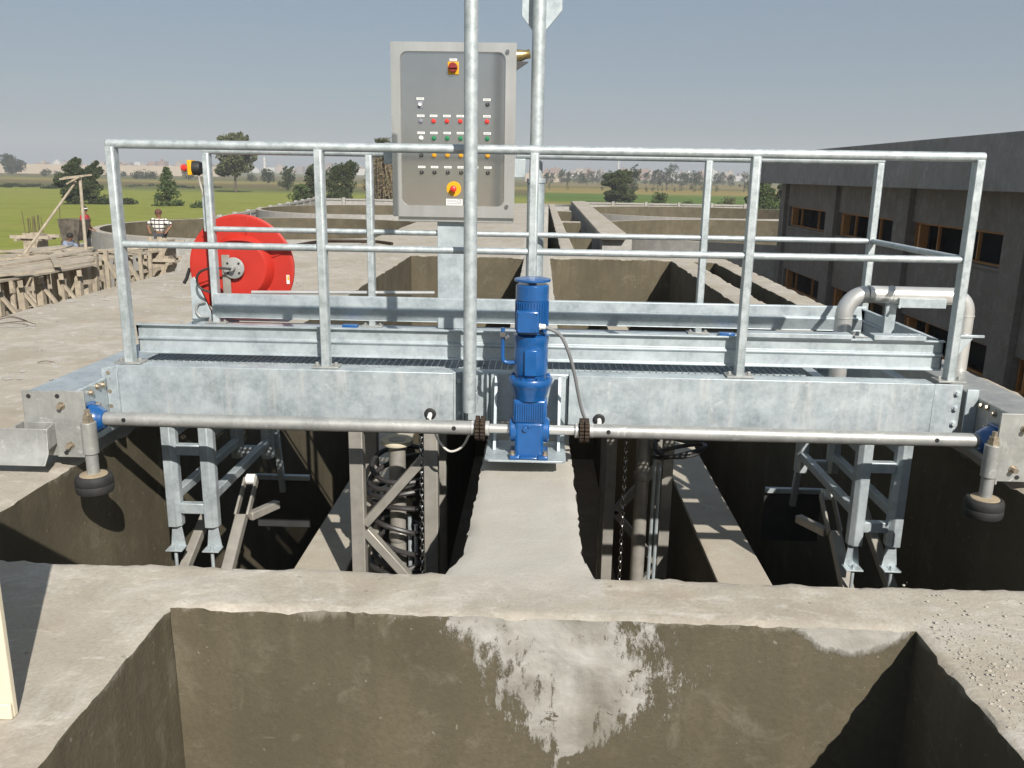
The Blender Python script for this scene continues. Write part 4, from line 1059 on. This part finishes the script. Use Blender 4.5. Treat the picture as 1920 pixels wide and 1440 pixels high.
# hoist mast
y = 22
hm = thing('timber_hoist', 'tall slim timber mast with a long raking pole', 'hoist mast', (-11.8, y, -3.8))
a, b_ = at(150, 334, y=y), at(168, 552, y=y); b_ = b_+(b_-a)*.7; b_.z = -3.8
MB().tube(b_, a, .05, .038, n=8).build('mast', M['wood_grey'], hm)
MB().tube(at(40, 484, y=y-1), at(143, 340, y=y+.05), .034, .028, n=8).build('raking_pole', M['wood'], hm)
m = MB(); m.bar(at(112, 336, y=y), at(157, 330, y=y), .06, .05); m.bar(at(120, 333, y=y+.15), at(172, 328, y=y+.15), .05, .04); m.bar(at(125, 345, y=y-.1), at(150, 331, y=y-.1), .05, .04); m.build('cross_arm', M['wood'], hm)
a, b_ = at(160, 470, y=y-.2), at(164, 552, y=y-.2); b_ = b_+(b_-a)*2; MB().bar(b_, a, .16, .16, side=(1, 0, 0)).build('lower_post', M['wood_grey'], hm)
a, b_ = at(178, 475, y=y), at(180, 540, y=y); b_ = b_+(b_-a)*2; MB().bar(b_, a, .13, .13, side=(1, 0, 0)).build('side_post', M['wood'], hm)
# mortar hopper
y = 30; a, b_, c_, d_ = at(107, 411, y=y), at(149, 413, y=y), at(143, 456, y=y), at(113, 452, y=y)
hp_ = thing('mortar_hopper', 'dark mortar caked steel hopper on the scaffold beside the red shirted worker', 'hopper', ((a.x+b_.x)/2, y, d_.z))
T = [Vector((a.x, y, a.z)), Vector((b_.x, y, b_.z)), Vector((b_.x, y+.8, b_.z)), Vector((a.x, y+.8, a.z))]
L = [Vector((d_.x, y+.12, d_.z)), Vector((c_.x, y+.12, d_.z)), Vector((c_.x, y+.65, d_.z)), Vector((d_.x, y+.65, d_.z))]
I = [p.lerp(sum(T, Vector())/4, .08)+Vector((0, 0, -.02)) for p in T]; J = [p.lerp(sum(L, Vector())/4, .1)+Vector((0, 0, .06)) for p in L]
m = MB(); m.add(L+T+I+J, [(3, 2, 1, 0)]+[(i, (i+1) % 4, 4+(i+1) % 4, 4+i) for i in range(4)]+[(4+i, 4+(i+1) % 4, 8+(i+1) % 4, 8+i) for i in range(4)]+[(8+i, 8+(i+1) % 4, 12+(i+1) % 4, 12+i) for i in range(4)]+[(12, 13, 14, 15)])
m.build('bucket', M['skip'], hp_, smooth=False)
m = MB()
for p in L: m.bar(p, Vector((p.x, p.y, -3.8)), .07, .07, side=(1, 0, 0))
m.build('leg', M['rebar'], hp_)
m = MB()
for i in (0, 1): m.tube(T[i]+Vector((.05, .1, 0)), T[i]+Vector((.08, .1, .45)), .012, n=5)
m.build('lifting_rod', M['rebar'], hp_)

# people: one skinned body each, clothing as separate skins a little larger
def skin(name, nodes, edges, mat, parent, root=0, grow=0.):
    me = bpy.data.meshes.new(name); me.from_pydata([n_[0] for n_ in nodes], edges, []); o = bpy.data.objects.new(name, me); C.objects.link(o)
    o.modifiers.new('skin', 'SKIN'); sv = me.skin_vertices[0].data if me.skin_vertices else None
    if sv is None:
        me.attributes; 
    for i, n_ in enumerate(nodes):
        r_ = n_[1]+grow; sv[i].radius = (r_, r_); sv[i].use_root = (i == root)
    s_ = o.modifiers.new('sub', 'SUBSURF'); s_.levels = 2; s_.render_levels = 2
    dg = bpy.context.evaluated_depsgraph_get(); m2 = bpy.data.meshes.new_from_object(o.evaluated_get(dg)); bpy.data.objects.remove(o)
    m2.materials.clear(); m2.materials.append(mat); m2.polygons.foreach_set('use_smooth', [True]*len(m2.polygons)); m2.name = name
    o = bpy.data.objects.new(name, m2); C.objects.link(o); join(o, parent); return o
def person(base, label, J, shirt, legs, hair, rz=0, scale=1., cap=False):
    t = thing('person', label, 'person', base)
    Rm = Matrix.Rotation(rz, 3, 'Z')
    P = {k: Vector(base)+Rm @ (Vector(v)*scale) for k, v in J.items()}
    order = ['pelvis', 'chest', 'neck', 'chin', 'head', 'crown', 'shL', 'elL', 'wrL', 'shR', 'elR', 'wrR', 'hipL', 'knL', 'anL', 'toL', 'hipR', 'knR', 'anR', 'toR']
    rad = [.13, .14, .055, .075, .09, .06, .06, .045, .032, .06, .045, .032, .09, .06, .045, .035, .09, .06, .045, .035]
    nodes = [(P[k], r_*scale) for k, r_ in zip(order, rad)]
    E = [(0, 1), (1, 2), (2, 3), (3, 4), (4, 5), (1, 6), (6, 7), (7, 8), (1, 9), (9, 10), (10, 11), (0, 12), (12, 13), (13, 14), (14, 15), (0, 16), (16, 17), (17, 18), (18, 19)]
    for w, e_ in ((8, 7), (11, 10)):
        d_ = (nodes[w][0]-nodes[e_][0]).normalized(); x_, y_, _ = frame(d_)
        palm = len(nodes); nodes.append((nodes[w][0]+d_*.07*scale, .028*scale)); E.append((w, palm))
        for k in range(5):
            o_ = x_*(k-2)*.018 if k < 4 else x_*-.045
            f1 = nodes[palm][0]+(d_*(.035 if k < 4 else .0)+o_)*scale; f2 = f1+(d_*(.035+.006*(k % 3))+y_*.012+o_*.15)*scale
            nodes.append((f1, .010*scale)); nodes.append((f2, .008*scale)); E += [(palm, len(nodes)-2), (len(nodes)-2, len(nodes)-1)]
    skin('body', nodes, E, M['skin'], t)
    fw = Rm @ Vector((0, -1, 0)); hd = P['head']
    sh = [nodes[i] for i in (0, 1, 6, 7, 9, 10)]; sh.insert(2, ((nodes[1][0]+nodes[2][0])/2, .09*scale)); skin('shirt', sh, [(0, 1), (1, 2), (1, 3), (3, 4), (1, 5), (5, 6)], shirt, t, 0, .045*scale)
    tr = [nodes[i] for i in (0, 12, 13, 14, 16, 17, 18)]; skin('trousers', tr, [(0, 1), (1, 2), (2, 3), (0, 4), (4, 5), (5, 6)], legs, t, 0, .028*scale)
    MB().ball(hd+Vector((0, 0, .035*scale))-fw*.02*scale, .115*scale, 14, 8, (1, 1, .95)).build('hair', hair, t)
    m = MB(); sd = fw.cross(Vector((0, 0, 1)))
    m.ball(hd+fw*.10*scale-Vector((0, 0, .03))*scale, .022*scale, 8, 5); 
    for s_ in (-1, 1): m.ball(hd+sd*s_*.10*scale-Vector((0, 0, .03))*scale, .028*scale, 8, 5, (.5, .7, 1))
    m.build('face', M['skin'], t)
    m = MB()
    for s_ in (-1, 1): m.ball(hd+fw*.093*scale+sd*s_*.035*scale+Vector((0, 0, -.005))*scale, .012*scale, 8, 5)
    m.build('eyes', M['hair'], t)
    if cap: MB().lathe([(.118, 0), (.122, .03), (.116, .035)], hd+Vector((0, 0, .03*scale)), n=20).build('headband', M['white'], t)
stand = dict(pelvis=(0, 0, .93), chest=(0, -.02, 1.28), neck=(0, 0, 1.46), chin=(0, -.02, 1.55), head=(0, -.02, 1.62), crown=(0, 0, 1.69),
             shL=(.19, 0, 1.38), elL=(.26, -.02, 1.10), wrL=(.24, -.18, .92), shR=(-.19, 0, 1.38), elR=(-.27, -.03, 1.10), wrR=(-.22, -.20, .95),
             hipL=(.10, 0, .88), knL=(.11, -.03, .48), anL=(.12, 0, .08), toL=(.13, -.17, .03), hipR=(-.10, 0, .88), knR=(-.11, -.02, .48), anR=(-.12, .02, .08), toR=(-.13, -.15, .03))
p = at(163, 450, y=31); hz = at(158, 388, y=31).z
person((p.x, 31, hz-1.72), 'worker in a red shirt and dark cap standing on the scaffold', stand, M['shirt_red'], M['cloth_dark'], M['hair'], R(100), 1., True)
strp = dict(stand); strp.update(elL=(.40, .02, 1.22), wrL=(.30, -.12, 1.05), elR=(-.40, .02, 1.22), wrR=(-.30, -.12, 1.05))
p = at(297, 400, y=28.5); 
person((p.x, 28.5, at(297, 394, y=28.5).z-1.72), 'worker in a white striped shirt behind the timber column box', strp, M['striped'], M['cloth_dark'], simple('reddish_hair', (.10, .045, .03), .8), 0, 1.)
cr_j = dict(pelvis=(0, .12, .22), chest=(0, .0, .55), neck=(0, -.08, .72), chin=(0, -.13, .79), head=(0, -.14, .86), crown=(0, -.12, .93),
            shL=(.18, -.03, .64), elL=(.24, -.2, .45), wrL=(.16, -.38, .35), shR=(-.18, -.03, .64), elR=(-.24, -.2, .45), wrR=(-.16, -.38, .35),
            hipL=(.10, .08, .22), knL=(.16, -.28, .45), anL=(.13, -.12, .08), toL=(.14, -.28, .03), hipR=(-.10, .08, .22), knR=(-.16, -.28, .45), anR=(-.13, -.12, .08), toR=(-.14, -.28, .03))
p = at(131, 486, y=24)
person((p.x, 24, at(131, 487, y=24).z), 'crouching worker in a grey blue shirt on the shuttering', cr_j, M['cloth_blue'], M['cloth_blue'], M['hair'], R(70), .75)

# ------------------------------------------------------------------ trees
def leaves(m, rnd, c, rad, n, s, flat=1.):
    for _ in range(n):
        v = Vector((rnd.gauss(0, 1), rnd.gauss(0, 1), rnd.gauss(0, 1))); v.normalize()
        k = rnd.uniform(.35, 1)**.5; p = Vector(c)+Vector((v.x*rad[0], v.y*rad[1], v.z*rad[2]))*k
        a = Vector((rnd.uniform(-1, 1), rnd.uniform(-1, 1), rnd.uniform(-1, 1))).normalized(); b_ = a.orthogonal().normalized()
        q = s*rnd.uniform(.5, 1.4); a *= q; b_ *= q*.55*flat
        i = len(m.v); m.v += [p-a, p+b_, p+a*1.1, p-b_]; m.f.append((i, i+1, i+2, i+3))
def tree(name, label, u, D, vtop, hw, seed, mat, n=900, shape='round', lean=0., group=None, cat='tree', trunk=True, uoff=0, zb=-3.8, cbase=.12):
    rnd = random.Random(seed); top = at(u, vtop, y=D); H = top.z-zb; w = hw/F*D; x = top.x-lean*H*.5
    t = thing(name, label, cat, (x, D, zb), group)
    cr_m = MB(); ax = lambda f: Vector((x+lean*H*f*f, D, zb+H*f))
    if shape == 'round':
        for k in range(20):
            f = rnd.uniform(cbase+.06, .90); q = 1-abs(f-.45)*.9; c = ax(f)+Vector((rnd.uniform(-1, 1)*w*.72*q, rnd.uniform(-1, 1)*w*.7*q, 0)); r_ = w*rnd.uniform(.20, .42)
            leaves(cr_m, rnd, c, (r_, r_, r_*rnd.uniform(.7, 1.2)), n//16, w*.06+.04)
        for k in range(4): leaves(cr_m, rnd, ax(rnd.uniform(.88, .97))+Vector((rnd.uniform(-.35, .35)*w, 0, 0)), (w*.16, w*.16, H*.07), n//40, w*.06)
        leaves(cr_m, rnd, ax(.42), (w*.6, w*.6, H*.36), n//6, w*.07+.05)
    elif shape == 'cone':
        for k in range(12):
            f = cbase+(1-cbase)*k/12; ww = w*(1-f)**.8*1.05+w*.08
            for j in range(3):
                a = rnd.uniform(0, 6.28); leaves(cr_m, rnd, ax(f)+Vector((math.cos(a)*ww*.5, math.sin(a)*ww*.5, 0)), (ww*.6, ww*.6, H*.07), n//36, w*.09)
    elif shape == 'wind':      # wind blown casuarina with streaming tufts
        for k in range(12):
            f = cbase+.04+(.78-cbase)*k/11; leaves(cr_m, rnd, ax(f)+Vector((rnd.uniform(-.12, .12)*w, 0, 0)), (w*(.62-.35*f), w*.5, H*.08), n//20, w*.065)
        for k in range(18):
            f = rnd.uniform(cbase, .8); c = ax(f)+Vector((rnd.uniform(-.75, .65)*w, rnd.uniform(-.6, .6)*w, 0)); leaves(cr_m, rnd, c, (w*.38, w*.36, H*.09), n//14, w*.065)
        for k in range(7):
            f0 = rnd.uniform(.55, .85); c = ax(f0)+Vector((rnd.uniform(-.4, .3)*w, rnd.uniform(-.3, .3)*w, 0))
            L_ = rnd.uniform(.12, .22)*H
            for j in range(6):
                g_ = j/5; leaves(cr_m, rnd, c+Vector((L_*g_*.9, 0, L_*g_*(1.1-.3*g_))), (w*.22*(1-.7*g_), w*.22*(1-.7*g_), H*.035), n//70, w*.08)
    cr_m.build('crown', mat, t, smooth=False)
    if trunk:
        m = MB(); m.sweep([ax(0), ax(.25), ax(.5), ax(.8)], [max(.03, H*.022), H*.017, H*.012, H*.004], 7)
        for k in range(6):
            f = rnd.uniform(.2, .7); a = rnd.uniform(0, 6.28); m.sweep([ax(f), ax(f)+Vector((math.cos(a)*w*.35, math.sin(a)*w*.35, H*.08)), ax(f)+Vector((math.cos(a)*w*.6, math.sin(a)*w*.6, H*.18))], [H*.010, H*.007, H*.003], 5)
        m.build('trunk', M['trunk'], t)
    return t
tree('broadleaf_tree', 'large rounded hazy tree at the far left edge', 18, 560, 291, 24, 1, M['leaf_far'], 2200)
tree('casuarina_tree', 'wind blown dark tree with two ragged tops behind the timber mast', 134, 124, 292, 31, 2, M['leaf_dark'], 3400, 'wind', .10, cbase=.05)
tree('casuarina_tree', 'second dark ragged tree leaning right close behind the timber mast', 166, 126, 302, 26, 22, M['leaf_dark'], 2600, 'wind', .14, cbase=.05)
tree('shrub', 'low dark shrub in the green field left of the front railing corner', 192, 126, 374, 24, 3, M['leaf_dark'], 700, cat='shrub', trunk=False)
tree('shrub', 'low dark shrub in the green field just right of the railing corner', 238, 127, 375, 22, 4, M['leaf_dark'], 700, cat='shrub', trunk=False)
tree('cypress_tree', 'pointed bushy dark green tree between the left railing posts', 311, 124, 312, 26, 5, M['leaf_mid'], 2200, 'cone', .03, cbase=.02)
tree('shrub', 'small shrub at the foot of the pointed tree', 334, 126, 378, 14, 6, M['leaf_dark'], 300, cat='shrub', trunk=False)
tree('shrub', 'green shrub right beside the yellow switch arm', 378, 120, 380, 22, 61, M['leaf_mid'], 600, cat='shrub', trunk=False)
tree('eucalyptus_tree', 'tallest open crowned tree rising above the left handrail', 440, 205, 236, 40, 7, M['leaf_olive'], 3600, 'wind', .09, cbase=.28)
tree('small_tree', 'dark small tree left of the minaret on the field edge', 352, 420, 309, 16, 8, M['leaf_far'], 600)
tree('small_tree', 'hazy round tree just below the minaret', 500, 330, 316, 16, 9, M['leaf_far'], 900)
tree('small_tree', 'dark bent tree right of the minaret', 538, 235, 311, 18, 10, M['leaf_dark'], 1100, 'wind', .08)
tree('casuarina_tree', 'dark ragged tree cut by the second front railing post', 583, 135, 301, 26, 11, M['leaf_dark'], 2200, 'wind', .10, cbase=.03)
tree('shrub', 'broad dark shrub at the left foot of the ragged trees', 562, 134, 345, 22, 12, M['leaf_mid'], 900, cat='shrub', trunk=False)
tree('casuarina_tree', 'dark ragged tree just right of the second railing post', 628, 138, 296, 24, 13, M['leaf_dark'], 2000, 'wind', .10, cbase=.03)
tree('casuarina_tree', 'dark ragged tree left of the dry palms', 655, 140, 291, 22, 14, M['leaf_dark'], 2000, 'wind', .12, cbase=.05)
tree('casuarina_tree', 'broad dark feathery tree in the right fields above the slab', 1166, 172, 313, 33, 15, M['leaf_dark'], 4200, 'wind', .03, cbase=.02)
tree('casuarina_tree', 'hazier tree with a bent top right behind the broad dark tree', 1190, 260, 309, 17, 16, M['leaf_far'], 1000, 'wind', .12)
tree('field_bush', 'light green bush in front of the fence on the right', 1238, 150, 362, 22, 17, M['leaf_mid'], 700, cat='bush', trunk=False)
tree('field_bush', 'low dark bush by the fence left of the rear railing post', 1292, 150, 377, 14, 171, M['leaf_dark'], 350, cat='bush', trunk=False)
tree('field_bush', 'pale low bush by the fence just right of the rear railing post', 1366, 148, 372, 22, 172, M['leaf_olive'], 600, cat='bush', trunk=False)
tree('dense_tree', 'dense bushy tree under the building eave', 1432, 118, 338, 34, 18, M['leaf_mid'], 2600, cbase=.0)
tree('dense_tree', 'dark bushy tree touching the corner of the building', 1466, 120, 344, 26, 181, M['leaf_dark'], 1900, cbase=.0)
tree('small_tree', 'dark tree seen left of the building parapet end', 1398, 330, 320, 12, 19, M['leaf_far'], 500)
rnd = random.Random(5)
for k, (u, vt, hw) in enumerate([(1053, 318, 9), (1066, 321, 8), (1078, 322, 6), (1090, 322, 9), (1101, 319, 9), (1112, 322, 8), (1122, 320, 7), (1134, 323, 9), (1144, 320, 9), (1212, 321, 8), (1228, 318, 10), (1240, 319, 10), (1252, 314, 12), (1263, 308, 13), (1280, 323, 10), (1290, 325, 9), (1302, 321, 12), (1314, 322, 10), (1345, 326, 10), (1356, 324, 9), (1372, 328, 9), (1025, 324, 9), (1036, 325, 7)]):
    tree('distant_tree', 'hazy grey green tree in the long far row on the right', u, 520+rnd.uniform(-60, 60), vt-1, hw*1.15, 100+k, M['leaf_far'], 700, rnd.choice(['round', 'round', 'wind']), .03, 'far tree row on the right')
for k, (u, vt, hw, D) in enumerate([(85, 318, 14, 480), (108, 322, 12, 470), (230, 322, 10, 520), (262, 322, 20, 430), (285, 323, 14, 420), (205, 324, 10, 520), (470, 324, 12, 400), (690, 322, 10, 400)]):
    tree('distant_tree', 'hazy low tree along the pale wall beyond the left field', u, D, vt, hw, 200+k, M['leaf_far'], 420, 'round', 0, 'far trees by the pale wall')
for k, (u, v, hw) in enumerate([(1030, 340, 4), (1064, 341, 4), (1129, 349, 4), (1211, 349, 5), (1225, 349, 5), (1234, 346, 3), (1242, 346, 3), (1250, 346, 3), (1265, 350, 4), (1277, 343, 6), (1300, 346, 10), (1320, 346, 12), (1344, 347, 6)]):
    tree('hedge_bush', 'small dark bush dotted along the right field boundary', u, 300, v, hw, 300+k, M['leaf_far'], 160, 'round', 0, 'boundary bushes in the right fields', 'bush', False)
for k in range(11):
    u = -10+k*13+rnd.uniform(-4, 4)
    tree('hedge_bush', 'dark low bush in the line across the left field', u, 225+rnd.uniform(-15, 15), 349+rnd.uniform(-3, 4), 14, 340+k, M['leaf_far'], 260, 'round', 0, 'bush line across the left field', 'bush', False)
for k in range(12):
    u = 225+k*17+rnd.uniform(-5, 5)
    tree('hedge_bush', 'dark low bush in the line beyond the pointed tree', u, 250+rnd.uniform(-15, 15), 351+rnd.uniform(-3, 3), 12, 360+k, M['leaf_far'], 200, 'round', 0, 'bush line beyond the pointed tree', 'bush', False)
# dry palms
def palm(u, D, vtop, label, seed):
    rnd = random.Random(seed); top = at(u, vtop, y=D); H = top.z+3.8; t = thing('dry_palm', label, 'palm', (top.x, D, -3.8), None)
    MB().sweep([(top.x, D, -3.8), (top.x+.2, D, -3.8+H*.5), (top.x, D, -3.8+H*.86)], [.3, .25, .2], 8).build('trunk', M['trunk'], t)
    m = MB(); g_ = MB()
    for k in range(170):
        a = rnd.uniform(0, 6.28); h0 = -3.8+H*rnd.uniform(.35, .84); L_ = H*rnd.uniform(.2, .5); r_ = rnd.uniform(.5, 2.1)
        p = Vector((top.x, D, h0)); e_ = p+Vector((math.cos(a)*r_*rnd.uniform(.8, 1.4), math.sin(a)*r_, -L_))
        pts = [p, p+Vector((math.cos(a)*r_*.7, math.sin(a)*r_*.7, .35)), p+Vector((math.cos(a)*r_, math.sin(a)*r_, -L_*.5)), e_]
        m.sweep(pts, [.04, .05, .05, .02], 3)
        for j in range(12):
            q = pts[1].lerp(pts[3], rnd.random())+Vector((rnd.gauss(0, .18), rnd.gauss(0, .18), 0)); leaves(m if rnd.random() < .7 else g_, rnd, q, (.15, .15, .25), 1, .22)
    leaves(g_, rnd, (top.x, D, -3.8+H*.2), (1.6, 1.6, H*.2), 260, .22)
    for k in range(60):
        a = rnd.uniform(0, 6.28); r_ = rnd.uniform(.4, 1.6); p = Vector((top.x, D, -3.8+H*.82))
        g_.sweep([p, p+Vector((math.cos(a)*r_*.5, math.sin(a)*r_*.5, H*.12)), p+Vector((math.cos(a)*r_+.6, math.sin(a)*r_, H*rnd.uniform(.08, .18)))], [.06, .10, .02], 4)
    m.build('dead_frond', M['frond_leaf'], t, smooth=False); g_.build('crown', M['leaf_olive'], t, smooth=False)
palm(712, 130, 256, 'tall dry palm with brown hanging fronds beside the cabinet', 1)
palm(728, 132, 305, 'shorter dry palm partly hidden by the cabinet edge', 2)
# long pale walls far off
for (u0, u1, D, h, lab) in ((-60, 410, 640, 7.0, 'long pale cream wall across the far left fields'), (985, 1052, 660, 6.0, 'short pale cream wall beyond the right fields')):
    a, b_ = at(u0, 330, y=D), at(u1, 330, y=D)
    w = MB().box(a.x, b_.x, D, D+1, -3.8, -3.8+h).build('boundary_wall', M['tan_wall'], smooth=False); tag(w, lab, 'wall')
# the town on the horizon
for k in range(190):
    left = k < 100
    u = rnd.uniform(60, 735) if left else rnd.uniform(985, 1460)
    D = rnd.uniform(1300, 1700); p = at(u, 330, y=D); h = rnd.uniform(7, 16); w = rnd.uniform(7, 17); kind = rnd.randrange(4)
    m = MB(); m.box(p.x-w/2, p.x+w/2, D, D+15, -3.8, -3.8+h)
    if rnd.random() < .6: q = rnd.uniform(-w*.3, w*.1); m.box(p.x+q, p.x+q+w*.25, D+2, D+8, -3.8+h, -3.8+h+3)
    kn = ['beige', 'brick red', 'whitewashed', 'grey brown'][kind]
    o = m.build('town_house', M['house%d' % kind], smooth=False)
    tag(o, 'tiny %s flat roofed house in the hazy town on the %s horizon' % (kn, 'left' if left else 'right'), 'house', '%s houses on the %s horizon' % (kn, 'left' if left else 'right'))
def minaret(u, D, vt, label):
    p = at(u, vt, y=D); t = thing('minaret', label, 'minaret', (p.x, D, -3.8)); H = p.z+3.8
    MB().lathe([(2.2, 0), (2.0, H*.5), (1.6, H*.62), (1.6, H*.8)], (p.x, D, -3.8), n=12).build('tower', M['house2'], t)
    MB().lathe([(2.4, H*.5), (2.6, H*.52), (2.6, H*.55), (2.2, H*.56)], (p.x, D, -3.8), n=12).build('balcony', M['house2'], t)
    MB().lathe([(1.8, H*.8), (1.4, H*.9), (.3, H)], (p.x, D, -3.8), n=12).build('spire', M['house2'], t)
minaret(495, 1200, 293, 'slim white minaret above the town on the left')
minaret(1160, 1500, 301, 'faint slim minaret above the broad dark tree on the right')

# ------------------------------------------------------------------ haze over the plain
hz_ = MB().box(-2000, 2000, -60, 2400, -5.9, 75)
hm_ = bpy.data.materials.new('thin_haze'); hm_.use_nodes = True; t_ = hm_.node_tree; t_.nodes.remove(t_.nodes['Principled BSDF'])
pv = t_.nodes.new('ShaderNodeVolumePrincipled'); pv.inputs['Color'].default_value = (.86, .885, .92, 1); pv.inputs['Density'].default_value = .00048; pv.inputs['Anisotropy'].default_value = .0
t_.links.new(pv.outputs[0], t_.nodes['Material Output'].inputs['Volume'])
o = hz_.build('haze', hm_, smooth=False); o['kind'] = 'stuff'
